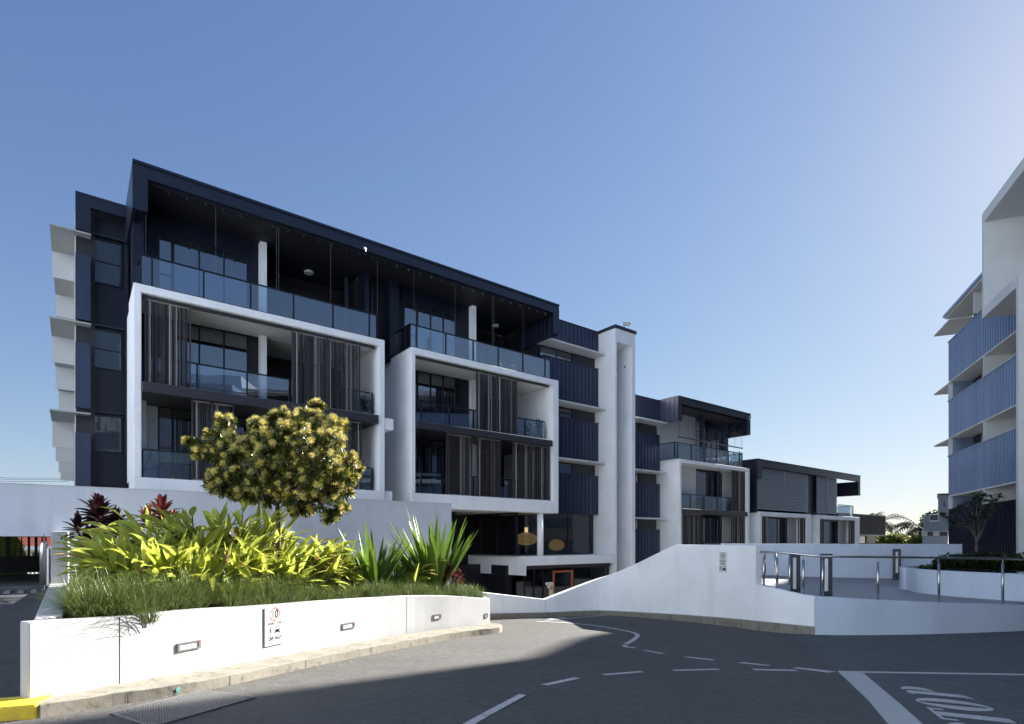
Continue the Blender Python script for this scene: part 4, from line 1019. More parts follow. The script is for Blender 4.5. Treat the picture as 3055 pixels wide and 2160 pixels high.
# ================================================================== pendant lamps
for x, y, v_, zc, lab in ((1570, 1608, VF+1.5, None, 'left gold oval pendant lamp behind the lobby glass'), (1652, 1626, VF+1.9, None, 'right gold oval pendant lamp behind the lobby glass, past the white column')):
    u = UU(x, v_); zc = ZZ(x, y, v_); p = B(u, v_, zc-.33)
    t = thing('pendant_lamp', p, lab, 'pendant lamp', 0, 'gold pendant lamps in the lobby')
    pr = [(.02, 0)]+[(.60*math.sin(math.pi*k/14), .33-.33*math.cos(math.pi*k/14)) for k in range(1, 13)]+[(.10, .68), (.07, .80), (.09, .92)]
    m = MB(); m.lathe(pr, p, 28); m.build('shade', M['gold'], t, smooth=True)
    m = MB(); m.lathe([(.105, .66), (.075, .80), (.10, .93)], p, 20); m.build('neck', M['glow'], t, smooth=True)
    m = MB(); m.tube([p+Vector((0, 0, .9)), p+Vector((0, 0, 1.1))], .01, 6); m.build('cord', M['blk'], t)
# intercom totem with its sign
p = B(UU(1645, VF-.9), VF-.9, -3.1); pz_ = -3.1
t = thing('intercom_post', p, 'slim cream intercom post under a small BUILDING 1 plate by the entrance', 'intercom')
def ip(x, y): u = UU(x, VF-.9); return u, ZZ(x, y, VF-.9)
def ibox(nm, m_, x0, x1, y0, y1, th=.05, v_=VF-.9):
    u0, u1 = UU(x0, v_), UU(x1, v_); z0, z1 = ZZ((x0+x1)/2, y1, v_), ZZ((x0+x1)/2, y0, v_); return part(t, nm, m_, (u0, u1, v_, v_+th, z0, z1))
u0 = UU(1646, VF-.9); part(t, 'post', 'cream', (u0-.10, u0+.10, VF-.9, VF-.8, -3.1, ZZ(1646, 1746, VF-.9)))
ibox('keypad', 'slab', 1644.5, 1648.5, 1747, 1751, .04, VF-.93); ibox('speaker', 'slab', 1644.5, 1648.5, 1754, 1758, .04, VF-.93)
ibox('notice', 'greyw', 1634, 1642.5, 1746, 1754)
sn = ibox('sign_plate', 'signw', 1629, 1650, 1738, 1745.5)
m = MB(); o_ = B((UU(1629, VF-.9)+UU(1650, VF-.9))/2, VF-.905, ZZ(1640, 1741.7, VF-.9)); ud = Vector((UX, UY, 0))
text_into(m, 'BUILDING 1', .105, o_, ud, UPV, .60); m.build('lettering', M['blk'], sn)

# ================================================================== block 3
b3 = bld('apartment_building', 'three storey block with shuttered dark roof box, right of the white stair tower', 33)
mid_bay(b3, 25.37, 29.37, 8.84, (7.33, 4.22, 1.33), v=22.9)
part(b3, 'roof', 'fascia', (29.38, 37.7, VF-.03, 27, 8.82, 8.92)); part(b3, 'fascia', 'fascia', (29.38, 37.7, VF, VF+.15, 8.45, 8.82))
part(b3, 'left_cheek', 'fascia', (29.38, 29.75, VF+.001, VF+.1, 7.42, 8.45), (29.5, 29.6, VF+.1, 22.7, 7.42, 8.82))
m = MB(B); m.box(29.38, 29.5, VF+.1, 22.7, 7.42, 8.82)
for i in range(4): m.box(29.34, 29.38, VF+.25+i*.36, VF+.28+i*.36, 7.42, 8.8)
m.build('cladding', M['navy2'], b3)
part(b3, 'right_cheek', 'fascia', (37.3, 37.7, VF+.001, VF+.1, 7.42, 8.45), (37.5, 37.7, VF+.1, 24.5, 7.42, 8.82))
part(b3, 'wall', 'black', (29.4, 37.6, 25.2, 27, -3, 8.81), (29.5, 37.4, VF+.2, 25.1, 8.40, 8.44))
v3 = 23.0
part(b3, 'side_wall', 'palewall', (29.62, UU(2075, v3), v3, v3+.2, 5.1, 8.39))
part(b3, 'column', 'navy2', (33.4, 33.6, 22.4, 22.6, 5.1, 8.39)); part(b3, 'column', 'navy2', (36.9, 37.25, 22.8, 25.1, 5.1, 8.39))
window(b3, UU(2075, v3)+.02, 36.85, 5.1, 7.9, v3+.1, 5)
m = MB(B); s0, s1 = UU(2079, v3-.2), UU(2096, v3-.2)
for i in range(19): m.box(s0, s1, v3-.2, v3-.14, 5.2+i*.16, 5.28+i*.16)
m.build('shutter', M['louvre'], b3)
m = MB(B)
for i in range(17):
    z = 6.55+i*.115; m.add([B(29.8, VF+.28, z), B(37.2, VF+.28, z), B(37.2, VF+.37, z+.02), B(29.8, VF+.37, z+.02)], [(0, 1, 2, 3)])
m.box(29.8, 37.2, VF+.28, VF+.37, 6.44, 6.50)
for i in range(9): m.box(29.95+i*.9, 29.962+i*.9, VF+.32, VF+.332, 6.5, 8.4)
m.build('venetian_blind', M['louvred'], b3)
f3 = frame_box(b3, 29.5, 37.6, -1.6, 5.05, 29.72, 37.3, -1.2, 4.82, VF, 23.6, 23.9, 23.6)
part(b3, 'floor_slab', 'slab', (29.73, 37.25, VF-.05, 25, 1.68, 1.98), bevel=.02); part(b3, 'ceiling', 'soffit', (29.72, 37.3, 23.61, 25.1, 4.82, 5.04))
w3 = 22.5
for z0, z1 in ((-1.2, 1.67), (2.0, 4.81)):
    part(b3, 'back_wall', 'palewall', (29.72, UU(2076, w3), w3, w3+.2, z0, z1)); part(b3, 'back_wall', 'palewall', (UU(2156, w3), 37.28, w3, w3+.2, z0, z1))
    window(b3, UU(2076, w3), UU(2156, w3), z0, z1-.1, w3+.1, 2)
pu3 = [UU(x, VF+.12) for x in (2013, 2021.5, 2062, 2100.7, 2137.5, 2172.6, 2206.5, 2214)]
balustrade(b3, [((pu3[0], vb), (pu3[-1], vb)), ((pu3[0], vb+.05), (pu3[0], 23.9)), ((pu3[-1], vb+.05), (pu3[-1], 23.9))], 5.07, 6.07, [(u, vb) for u in pu3])
balustrade(b3, [((29.75, vb3), (37.2, vb3))], 1.99, 2.95, [(UU(x, vb3), vb3) for x in (2032, 2059, 2100, 2140, 2183)])
balustrade(b3, [((29.75, vb3), (37.2, vb3))], -1.2, -.15, [(UU(x, vb3), vb3) for x in (2059, 2100, 2140, 2183)])
screen(b3, UU(2184, vs), UU(2222, vs), 1.99, 4.8, vs); screen(b3, UU(2182, vs), UU(2222, vs), -1.2, 1.67, vs); screen(b3, UU(2031, vs), UU(2096, vs), -1.2, 1.67, vs)
camera_on(B(37.4, VF-.1, 8.45), R(-100), 'small white camera at the right corner of the shuttered roof box', .95)
# ================================================================== block 4
b4 = bld('apartment_building', 'low two storey apartment block with closed grey louvre blinds over two small white frames', 47)
part(b4, 'roof', 'fascia', (38.64, 56.3, VF-.03, 27, 5.76, 5.86)); part(b4, 'fascia', 'fascia', (38.64, 56.3, VF, VF+.2, 5.30, 5.76))
part(b4, 'left_cheek', 'fascia', (38.64, 39.2, VF+.001, VF+.15, 4.4, 5.3)); part(b4, 'right_cheek', 'fascia', (55.9, 56.3, VF+.001, 24, 4.05, 5.3))
ribbed(b4, 36.9, 38.63, 2.1, 5.75, 23.2)
part(b4, 'wall', 'navy', (38.64, 38.9, VF+.16, 24.9, 2.0, 5.75), (38.9, 56, 24.5, 27, -2, 5.75), (46.6, 48.3, VF+.3, 24.4, 2.1, 5.7), (51.5, 53.2, 23.0, 24.4, 2.1, 5.7))
def blind(t, u0, u1, z0, z1, v, n):
    m = MB(B); h = (z1-z0)/n
    for i in range(n): m.add([B(u0, v, z0+h*i), B(u1, v, z0+h*i), B(u1, v+.05, z0+h*i+h*.86), B(u0, v+.05, z0+h*i+h*.86)], [(0, 1, 2, 3)])
    m.box((u0+u1)/2-.02, (u0+u1)/2+.02, v-.02, v+.06, z0, z1)
    o = m.build('louvre_blind', M['louvre'], t)
    m = MB(B); m.box(u0, u1, v+.08, v+.1, z0, z1); m.build('backing', M['black'], o)
blind(b4, UU(2260, VF+.1), UU(2412, VF+.1), 2.25, 5.28, VF+.1, 26); blind(b4, UU(2437, VF+.1), UU(2498, VF+.1), 2.25, 5.28, VF+.1, 26)
for x0, x1, sl_ in ((2266, 2421, 2238), (2441, 2565, 2423)):
    u0, u1 = UU(x0), UU(x1)
    frame_box(b4, u0, u1, -1.6, 2.08, u0+.35, u1-.75, -1.3, 1.78, VF, 24, 24.4, 24)
    uw = u0+.35; uz = u1-.75; L_ = uz-uw; w4 = 22.2; a_, b__, c_ = (UU(q, w4) for q in ((2290, 2350, 2383) if x0 < 2300 else (2455, 2501, 2527)))
    part(b4, 'back_wall', 'palewall', (uw, a_, w4, w4+.1, -1.3, 1.77)); part(b4, 'back_wall', 'palewall', (b__, min(c_, uz)+.3 if c_+.3 < uz else uz, w4, w4+.1, -1.3, 1.77))
    window(b4, a_, b__, -1.3, 1.7, w4+.08, 2)
    screen(b4, uw+.02, uw+L_*.14, -1.3, 1.77, vs-.05); screen(b4, uw+L_*.84, uz-.02, -1.3, 1.77, vs-.05)
    balustrade(b4, [((uw, vb3), (uz, vb3))], -1.3, -.28, [(uw+L_*.3, vb3), (uw+L_*.6, vb3), (uw+L_*.8, vb3)])
part(b4, 'party_wall', 'greyw', (UU(2421)+.01, UU(2441)-.01, VF+.6, 24.2, -2, 1.9))
balustrade(b4, [((UU(2500, vb), vb), (UU(2545, vb), vb)), ((UU(2545, vb), vb+.06), (UU(2545, vb), 24.3))], 2.1, 3.1, [(UU(2545, vb)-.03, vb)])
# ================================================================== block 5
b5 = bld('apartment_building', 'farthest low dark block with one small cream window panel, beside the palm', 60, -3, 22.8)
vv = 22.8
U5 = UU(2637, vv)
ribbed(b5, 55.0, U5, .55, 2.42, vv, 'navy'); part(b5, 'roof', 'fascia', (55, U5+.02, vv-.2, 26, 2.46, 2.52))
part(b5, 'wall', 'navy', (55, U5-2.2, vv+.3, 26, -2, 2.4)); part(b5, 'ledge', 'greyw', (55, U5-.1, vv-.3, vv+.3, .47, .54))
ribbed(b5, 55.0, U5, -2, -.35, vv, 'navy')
part(b5, 'panel', 'cream', (UU(2592, vv), UU(2613, vv), vv+.05, vv+.25, -.34, .46)); window(b5, UU(2570, vv), UU(2590, vv), -.3, .44, vv+.22, 1)

# ================================================================== building on the right
rb = thing('apartment_building', W(30, 11, -1.7), 'blue clad apartment building on the right with white hoods and a giant white frame', 'building', math.atan2(WY, WX))
def rp(nm, m_, *bx, bevel=0, parent=None):
    m = MB(W)
    for b in bx: m.box(*b)
    return m.build(nm, M[m_], parent or rb, bevel=bevel)
PA = 10.27; WE = WW(2829.6, PA)
print('WE', WE)
def clad(z0, z1, w0, w1, m_='rbclad'):
    m = MB(W); m.box(w0, w1, PA, PA+.15, z0, z1); a = w0+.1
    while a < w1-.03: m.box(a-.012, a+.012, PA-.035, PA, z0, z1-.02); a += .27
    m.box(w0, w1, PA-.05, PA+.16, z1, z1+.04); return m.build('cladding', M[m_], rb)
bands = [(8.52, 10.62), (5.52, 7.45), (2.40, 4.50)]
for z0, z1 in bands: clad(z0, z1, 6, WE)
clad(-1.7, 1.62, 6, WE, 'navy')
rp('wall', 'navy', (6, WE-.3, PA+1.0, PA+9, -1.7, 11.9))
rp('end_wall', 'rbclad', (WE-.14, WE, PA+.16, PA+9, -1.7, 10.6))
rp('roof', 'rbclad', (6, WE+.0, PA-.25, PA+9, 11.98, 12.12)); rp('eaves', 'greyw', (6, WE-.02, PA-.15, PA+1.0, 11.90, 11.978))
for z in (8.52, 5.52, 2.40):
    rp('soffit', 'soffit', (6, WE-.05, PA+.0, PA+.999, z-.06, z-.004))
for z in (11.9, 8.50, 5.50):
    m = MB(W); m.prism([(WE-.04, PA+.02), (WE+2.6, PA+.02), (WE+2.6, PA+1.1), (WE-.04, PA+1.6)], z-.08, z-.01); m.build('window_hood', M['greyw'], rb)
hoods_r = [(2825.5, 8.46), (2931, 8.46), (2825.5, 5.46), (2931, 5.46), (2825.5, 2.34), (2931, 2.34), (2902, 11.88)]
for x, z in hoods_r:
    w_ = min(WW(x, PA-.02), WE+.05)
    rp('blade', 'palewall', (w_-.12, w_, PA-.0, PA+.96, z-1.02, z-.001))
for z0 in (7.5, 4.55, 1.66, 10.7):
    for a, b_ in ((WE-6.1, WE-4.6), (WE-9.5, WE-7.8), (WE-3.9, WE-1.6)):
        m = MB(W); m.box(a, b_, PA+.93, PA+.985, z0-.0, z0+.9); o = m.build('window', M['window'], rb)
# giant frame
PF = 8.75
wA = WW(2929.6, PF); wB = WW(3031, PF); wN = wA-16
tA = W(wA, PF, 0); zAt = (Y0-638.9)/F*tA.y; zAb = (Y0-951.5)/F*tA.y; zBt = (Y0-829)/F*W(wB, PF, 0).y
print('frameA', wA, tA, zAt, zAb, zBt)
fA = rp('frame', 'greyw', (wN, wA, PF, PA+2.2, zAt-.42, zAt), (wA-.22, wA, PF, PA-.06, zAb, zAt-.421), (wA-.221, wA-.001, PA-.059, PA+2.2, 8.7, zAt-.422), (wB, wA-.221, PF, PA-.06, zAb, zAb+.40), bevel=.01)
rp('frame_leg', 'greyw', (wB-.22, wB-.001, PF, PA-.06, -1.7, zBt), (wB-.221, wB-.001, PA-.059, PA+1.5, -1.7, zBt), parent=fA, bevel=.01)
rp('balcony_wall', 'greyw', (wN, wB-.23, PA+2.2, PA+2.4, -1.7, zAt-.43), (wB, wA-.25, PA+2.2, PA+2.4, zAb+.41, zAt-.43), parent=fA)
rp('balcony_slab', 'greyw', (wN, wB-.23, PF+.6, PA+2.19, 1.6, 1.9), (wN, wB-.23, PF+.6, PA+2.19, 4.7, 5.0), parent=fA)
# an unseen block, added further down, casts the shadow across the road
SDX, SDY = math.sin(AZ), math.cos(AZ)
# ================================================================== plants
class Leaves(MB):
    def __init__(s): super().__init__(); s.uv = []
    def blade(s, base, d, side, L_, w, droop=.5, nseg=5, fold=.25, prof=None, twist=0):
        """one leaf: base point, start direction d, side vector, arching down by droop"""
        d = d.normalized(); side = (side-d*side.dot(d)); side = side.normalized() if side.length > 1e-4 else d.orthogonal().normalized()
        p = Vector(base); n0 = len(s.v); pts = []
        for i in range(nseg+1):
            t = i/nseg
            ww = w*(prof(t) if prof else math.sin(math.pi*min(1, .08+.92*t)**.8)) if i < nseg else 0
            up = side.cross(d)
            if up.z < 0: up = -up
            if i == nseg: pts.append((p, 0, t))
            else:
                pts.append((p-side*ww/2+up*ww*fold, -1, t)); pts.append((p, 0, t)); pts.append((p+side*ww/2+up*ww*fold, 1, t))
            p = p+d*(L_/nseg)
            d = (d+Vector((0, 0, -1))*droop/nseg*(.5+t)).normalized()
            if twist: side = (Matrix.Rotation(twist/nseg, 3, d) @ side)
            side = (side-d*side.dot(d)).normalized()
        for q in pts: s.v.append(q[0]); s.uv.append((q[1], q[2]*1.6+(n0 % 97)*.37))
        for i in range(nseg-1):
            a = n0+3*i; s.f += [(a, a+1, a+4, a+3), (a+1, a+2, a+5, a+4)]
        a = n0+3*(nseg-1); s.f += [(a, a+1, a+3), (a+1, a+2, a+3)]
def rdir(az, el): return Vector((math.cos(az)*math.cos(el), math.sin(az)*math.cos(el), math.sin(el)))
gprof = lambda t: math.sin(math.pi*(t**.75)) if t > 0 else 0.12
def soil_at(x, y): return soilz(x, y) if True else 0
def over_wall(p):                      # would this point hang out over the planter wall?
    i = min(range(len(outer)), key=lambda i: (outer[i][0]-p.x)**2+(outer[i][1]-p.y)**2); j = min(max(i, 1), len(outer)-2)
    dx, dy = outer[j+1][0]-outer[j-1][0], outer[j+1][1]-outer[j-1][1]; l = math.hypot(dx, dy)
    return ((p.x-outer[i][0])*dy-(p.y-outer[i][1])*dx)/l > -.38 or p.x*UX+p.y*UY < ua+.1
def gpt(px, Y): X = (px-X0)/F*Y; return Vector((X, Y, soilz(X, Y)))
# variegated ginger clumps
def ginger(px, Y, h, rad, ncane, label, seed, lean=0.0, ll=.49):
    rnd = random.Random(seed); c = gpt(px, Y)
    t = thing('ginger_plant', c, label, 'plant', 0, 'variegated ginger clumps in the planter')
    lv = Leaves(); dry = Leaves(); st = MB()
    for i in range(ncane):
        az = rnd.uniform(0, 2*math.pi); rr = rad*.45*math.sqrt(rnd.random()); b0 = c+Vector((math.cos(az)*rr, math.sin(az)*rr, -.05))
        el = R(rnd.uniform(40, 86)) if rnd.random() < .7 else R(rnd.uniform(30, 48))
        az2 = az+rnd.uniform(-.7, .7)
        wnd = on_wall(max(90, min(1455, px)), 1900); dw = (c.xy-wnd[0].xy).length
        if math.cos(az2)*wnd[2].x+math.sin(az2)*wnd[2].y > .1 and dw < 2.2: el = max(el, R(67 if dw < 1.6 else 58))
        if px < 520 and -(math.cos(az2)*UX+math.sin(az2)*UY) > .2: el = max(el, R(62))
        d = rdir(az2, el)+Vector((lean*.4, -lean*.1, 0)); d.normalize()
        Lc = h*rnd.uniform(.62, 1.0)*(.75+.25*math.sin(el)); n = 11; p = Vector(b0); path = [p.copy()]
        for k in range(n):
            p = p+d*Lc/n; d = (d+Vector((0, 0, -1))*rnd.uniform(.03, .09)+Vector((math.cos(az2), math.sin(az2), 0))*.035).normalized(); path.append(p.copy())
        st.tube(path, [.011]*len(path), 4, cap=False)
        sd = d.cross(Vector((0, 0, 1))); sd = sd.normalized() if sd.length > .01 else Vector((1, 0, 0))
        pl = rdir(rnd.uniform(0, 6.28), 0)
        for k in range(2, n+1):
            q = path[k]; dd = (path[k]-path[k-1]).normalized(); s_ = 1 if k % 2 else -1
            out = (dd.cross(pl)).normalized()*s_
            ang = R(rnd.uniform(20, 58)) if k < n else R(8)
            ld = (dd*math.cos(ang)+out*math.sin(ang)).normalized()
            tgt = dry if rnd.random() < .05 else lv
            if over_wall(q+ld*ll*1.05): continue
            tgt.blade(q, ld, ld.cross(Vector((rnd.uniform(-.6, .6), rnd.uniform(-.6, .6), 1))), ll*rnd.uniform(.75, 1.3)*(1 if k < n else .95), rnd.uniform(.10, .145)*(ll/.5), rnd.uniform(.2, 1.0), 7, .22, gprof, rnd.uniform(-.5, .5))
    st.build('stem', M['grnleaf'], t); lv.build('foliage', M['ginger'], t, smooth=True)
    if dry.v: tag(dry.build('dead_leaves', M['dryleaf'], t, smooth=True), kind='stuff')
    return t
ginger(515, 9.7, 1.45, .9, 110, 'yellow striped ginger clump at the front left of the planter, below the purple plant', 1)
ginger(620, 10.3, 1.2, .85, 90, 'lower yellow striped ginger clump at the front of the planter with browning leaves', 2)
ginger(600, 11.5, 2.2, 1.0, 104, 'tall yellow striped ginger clump left of the tree trunk', 3)
ginger(715, 11.3, 2.15, .95, 100, 'tall yellow striped ginger clump right in front of the tree trunk', 4, .2)
ginger(850, 12.0, 1.6, .95, 96, 'yellow striped ginger clump leaning right towards the strap leaved plants', 5, .35)
ginger(440, 11.4, 1.75, .6, 44, 'yellow striped ginger clump behind, between the two purple plants', 6)
ginger(1190, 14.4, 1.15, .6, 14, 'small yellow striped ginger clump behind and between the two strap leaved plants', 8)
# strap-leaved crinum-like plants
def spiky(px, Y, L_, n, label, seed, spread=34, wd=.095, leanx=0):
    rnd = random.Random(seed); c = gpt(px, Y); t = thing('strap_leaf_plant', c, label, 'plant', 0, 'big strap leaved plants in the planter')
    lv = Leaves(); pr = lambda q: (.55+.45*min(1, q*3))*(1-max(0, q-.55)/.45)**.8 if q < 1 else 0
    for i in range(n):
        az = i*2.39996+rnd.uniform(-.2, .2); e = abs(rnd.gauss(0, 1)); el = R(max(25, 90-spread*(.25+.95*math.sqrt((i+.5)/n))-rnd.uniform(0, 6)))
        wn = on_wall(px, 1850)[2]
        if wn.x*math.cos(az)+wn.y*math.sin(az) > .1: el = max(el, R(60))
        d = rdir(az, el)+Vector((leanx, 0, 0)); b0 = c+Vector((math.cos(az)*.06, math.sin(az)*.06, 0))
        if over_wall(b0+d.normalized()*L_*.55): continue
        lv.blade(b0, d, Vector((-math.sin(az), math.cos(az), 0)), L_*rnd.uniform(.72, 1.05)*(1-.18*i/n), wd*rnd.uniform(.85, 1.15), rnd.uniform(.02, .28)*(.4+i/n), 8, .16, pr)
    lv.build('foliage', M['spiky'], t, smooth=True)
    m = MB(); m.lathe([(.09, -.05), (.11, .05), (.07, .2)], c, 10); m.build('stem', M['grnleaf'], t)
spiky(1118, 13.2, 1.85, 96, 'shorter stiff strap leaved plant right of the ginger', 11, 46, .13)
spiky(1300, 15.0, 2.55, 100, 'tallest stiff strap leaved plant, near the right end of the planter', 12, 36, .17)
spiky(1190, 15.0, 1.55, 14, 'thin strap leaved plant behind the two big ones', 13, 22, .05)
# cordylines
def cordyline(px, Y, heads, mat, label, seed, ll=.46, w=.15):
    rnd = random.Random(seed); c = gpt(px, Y); t = thing('cordyline', c, label, 'plant'); lv = Leaves(); st = MB()
    for (hx, hy, s) in heads:
        top = P(hx, hy, Y+rnd.uniform(-.2, .3)); mid = c.lerp(top, .5)+Vector((rnd.uniform(-.06, .06), rnd.uniform(-.06, .06), 0))
        st.tube([c, mid, top], [.028, .022, .018], 6)
        for i in range(int(42*s)):
            az = i*2.39996; q = i/(42*s); el = R(82-q*105+rnd.uniform(-8, 8)); b0 = top-Vector((0, 0, q*.22))
            lv.blade(b0, rdir(az, el), Vector((-math.sin(az), math.cos(az), 0)), ll*s*rnd.uniform(.75, 1.1), w*s*rnd.uniform(.8, 1.15), rnd.uniform(.3, .9), 6, .25, lambda q: .25+.75*math.sin(math.pi*min(1, q*1.02)**.9) if q < 1 else 0)
    st.build('stem', M['bark2'], t); lv.build('foliage', M[mat], t, smooth=True)
cordyline(268, 12.3, [(295, 1528, 1.05), (232, 1570, .75), (345, 1560, .85), (262, 1600, .6), (330, 1600, .7)], 'cordy', 'dark purple leaved plant at the back left corner of the planter', 21)
cordyline(470, 12.6, [(482, 1528, .95), (440, 1545, .7), (520, 1545, .55)], 'cordyred', 'red brown leaved plant rising behind the ginger, left of the tree', 22, .48)
cordyline(1352, 15.0, [(1352, 1706, .6), (1372, 1715, .5), (1335, 1700, .5)], 'cordyred', 'small red leaved plant under the tallest strap leaved plant', 23, .42)
# mondo grass borders
def grassy(pts, name, mat, label, cat, kind, per, L_, w, seed, spread=.10):
    rnd = random.Random(seed); lv = Leaves()
    for p in pts:
        ls_ = (1.45 if p.x < -3.9 and spread > .12 else 1.0)*rnd.uniform(.8, 1.15)
        for i in range(per):
            az = rnd.uniform(0, 6.28); el = R(rnd.uniform(48, 88)); d = rdir(az, el); r_ = spread*rnd.random()
            lv.blade(p+Vector((math.cos(az)*r_, math.sin(az)*r_, -.01)), d, Vector((-math.sin(az), math.cos(az), 0)), L_*ls_*rnd.uniform(.5, 1.15), w, rnd.uniform(.7, 2.6), 6, .1, lambda q: 1-.5*q)
    o = lv.build(name, M[mat], smooth=True); tag(o, label, cat, None, kind); return o
rnd = random.Random(31); gp = []
for i in range(len(outer)-1):
    for j in range(8):
        t = rnd.random(); a = Vector((*outer[i], 0)).lerp(Vector((*outer[i+1], 0)), t)
        dx, dy = outer[i+1][0]-outer[i][0], outer[i+1][1]-outer[i][1]; l = math.hypot(dx, dy); off = .30+rnd.random()**1.3*(.75 if i < 20 else .5)
        q = (a.x-dy/l*off, a.y+dx/l*off)
        if i >= 24 and rnd.random() < .5: continue
        gp.append(Vector((q[0], q[1], soilz(*q))))
for j in range(70):
    v_ = va+.5+rnd.random()*6.2; u_ = ua+.36+rnd.random()*.9; b_ = B(u_, v_, 0); gp.append(Vector((b_.x, b_.y, soilz(b_.x, b_.y))))
for j in range(60):
    b_ = B(ua+.4+rnd.random()*3.4, va+.45+rnd.random()*1.6, 0)
    fx = (b_.x/b_.y*F+X0)
    if on_wall(fx, 1900) and b_.y > on_wall(fx, 1900)[0].y+.25: gp.append(Vector((b_.x, b_.y, soilz(b_.x, b_.y))))
gp = [p for p in gp if p.x*UX+p.y*UY > ua+.45]
grassy(gp, 'mondo_grass', 'grass', 'mass of dark arching grass edging the front of the planter', 'grass', 'stuff', 80, .46, .008, 32, .14)
for px, Y, L_, n, lab in ((1108, 12.55, .50, 90, 'pale strap grass tuft under the shorter strap leaved plant'), (1235, 13.95, .50, 90, 'pale strap grass tuft under the tallest strap leaved plant'),
                          (1365, 14.95, .58, 150, 'rounded silvery grass tuft at the far end of the planter'), (1415, 15.35, .5, 110, 'last grass tuft spilling over the end of the planter')):
    c = gpt(px, Y); rn = [c+Vector((random.uniform(-.2, .2), random.uniform(-.15, .15), 0)) for _ in range(5)]
    grassy(rn, 'grass_tuft', 'tuft', lab, 'grass', None, n//5*2, L_, .012, int(px), .1)
# long overhanging blades at the near corner
lv = Leaves(); rnd = random.Random(77)
for x in (340, 372, 395):
    p, tg, nr = on_wall(x, 1838); p = p-nr*.2+UPV*.02
    for k in range(3): lv.blade(p, (nr*.8+UPV*.75+tg*rnd.uniform(-.5, .5)), tg, rnd.uniform(.35, .5), .009, 1.9, 6, .1, lambda q: 1-.5*q)
tag(lv.build('overhanging_grass', M['grass'], smooth=True), 'few long grass blades hanging over the planter wall face', 'grass')

# the flowering tree
TY = 11.9
base = gpt(832, TY)
tree = thing('flowering_tree', base, 'round crowned tree with yellow pompom flowers growing out of the planter', 'tree')
tr = MB(); s8 = .3081
def z8p(x, y, Y): return P(500+x*s8, 1150+y*s8, Y)
fork = z8p(1060, 1080, TY)
tr.tube([base-Vector((0, 0, .1)), base.lerp(fork, .5)+Vector((.02, 0, 0)), fork], [.055, .048, .042], 10)
blobs = [(240, 560, 62), (300, 640, 55), (430, 520, 80), (540, 370, 70), (590, 350, 45), (450, 660, 75), (600, 560, 100), (560, 700, 110), (500, 900, 95), (450, 960, 70), (560, 1000, 70), (700, 620, 120), (720, 880, 110), (860, 390, 50),
         (830, 520, 90), (950, 470, 95), (1020, 330, 60), (1120, 310, 70), (1150, 450, 120), (1280, 360, 90), (1330, 290, 60), (1450, 225, 62), (1430, 330, 80), (1560, 400, 95), (1680, 380, 55), (1480, 520, 115),
         (1620, 560, 80), (1300, 560, 120), (1000, 650, 120), (1180, 680, 125), (1380, 720, 120), (1560, 720, 100), (1700, 700, 85), (1780, 730, 50), (900, 780, 110), (1080, 850, 120), (1280, 880, 115), (1480, 870, 110), (1650, 840, 100),
         (1770, 890, 60), (1848, 800, 28), (680, 1000, 60), (860, 920, 80), (1400, 1010, 90), (1560, 1020, 70), (1720, 1040, 60), (1480, 1140, 90), (1620, 1180, 75), (1330, 1170, 80), (1240, 1190, 60), (1600, 1260, 45), (1680, 1200, 50), (820, 1080, 45), (980, 1110, 50), (1060, 980, 70), (940, 1020, 75), (1090, 1060, 60), (760, 1060, 60), (1180, 1090, 60), (1560, 1270, 50), (660, 1060, 45)]
rnd = random.Random(5); lv = Leaves(); fl = Leaves(); nfl = 0
ctr = z8p(1100, 700, TY)
for bi, (x, y, r) in enumerate(blobs):
    ex = min(1, math.hypot((x-1080)/800, (y-720)/520)); span = 1.35*math.sqrt(max(.05, 1-ex*ex))
    layers = [0] if span < .45 else ([-.6, .5] if span < .9 else [-.85, 0, .8])
    for lz in layers:
        Yc = TY+lz*span+rnd.uniform(-.12, .12); c = z8p(x, y, Yc); rr = r*s8*Yc/F
        # twig
        a = fork.lerp(Vector((ctr.x, Yc*.5+TY*.5, ctr.z)), rnd.uniform(.1, .5)); mid = a.lerp(c, .5)+Vector((rnd.uniform(-.1, .1), rnd.uniform(-.1, .1), rnd.uniform(-.1, .15)))
        tr.tube([fork, a, mid, c], [.028, .019, .012, .006], 5, cap=False)
        nw = int(7+rr*48)
        for k in range(nw):
            d = Vector((rnd.gauss(0, 1), rnd.gauss(0, 1), rnd.gauss(0, 1))).normalized(); q = c+d*rr*rnd.uniform(.35, 1.0)
            ax = (d+Vector((0, 0, .35))).normalized(); o1 = ax.orthogonal().normalized(); o2 = ax.cross(o1)
            nl = rnd.randint(8, 11)
            for j in range(nl):
                an = 6.28*j/nl+rnd.uniform(-.3, .3); ld = ax*rnd.uniform(-.1, .75)+(o1*math.cos(an)+o2*math.sin(an))
                lv.blade(q, ld, ld.cross(ax), rnd.uniform(.11, .19), rnd.uniform(.028, .042), rnd.uniform(.2, .9), 3, .12, lambda t: math.sin(math.pi*(.1+.8*t)) )
            outw = (q-ctr); 
            if rnd.random() < (.78 if d.z > -.4 else .38) and (d.dot(outw.normalized()) > -.1):
                f0 = q+ax*.06; fr = rnd.uniform(.06, .09)
                for j in range(130):
                    dd = Vector((rnd.gauss(0, 1), rnd.gauss(0, 1), rnd.gauss(0, 1))).normalized()
                    if dd.dot(ax) < -.8: continue
                    fl.blade(f0+dd*.01, dd, dd.orthogonal(), fr*rnd.uniform(.75, 1.2),   .0062, 0.0, 2, 0, lambda t: 1.0)
                nfl += 1
print('blooms', nfl, 'leaf faces', len(lv.f))
tr.build('trunk', M['wood'], tree, smooth=True); lv.build('crown', M['treeleaf'], tree, smooth=True)
tag(fl.build('blossom', M['bloom'], tree), kind='stuff')
m = MB(); 
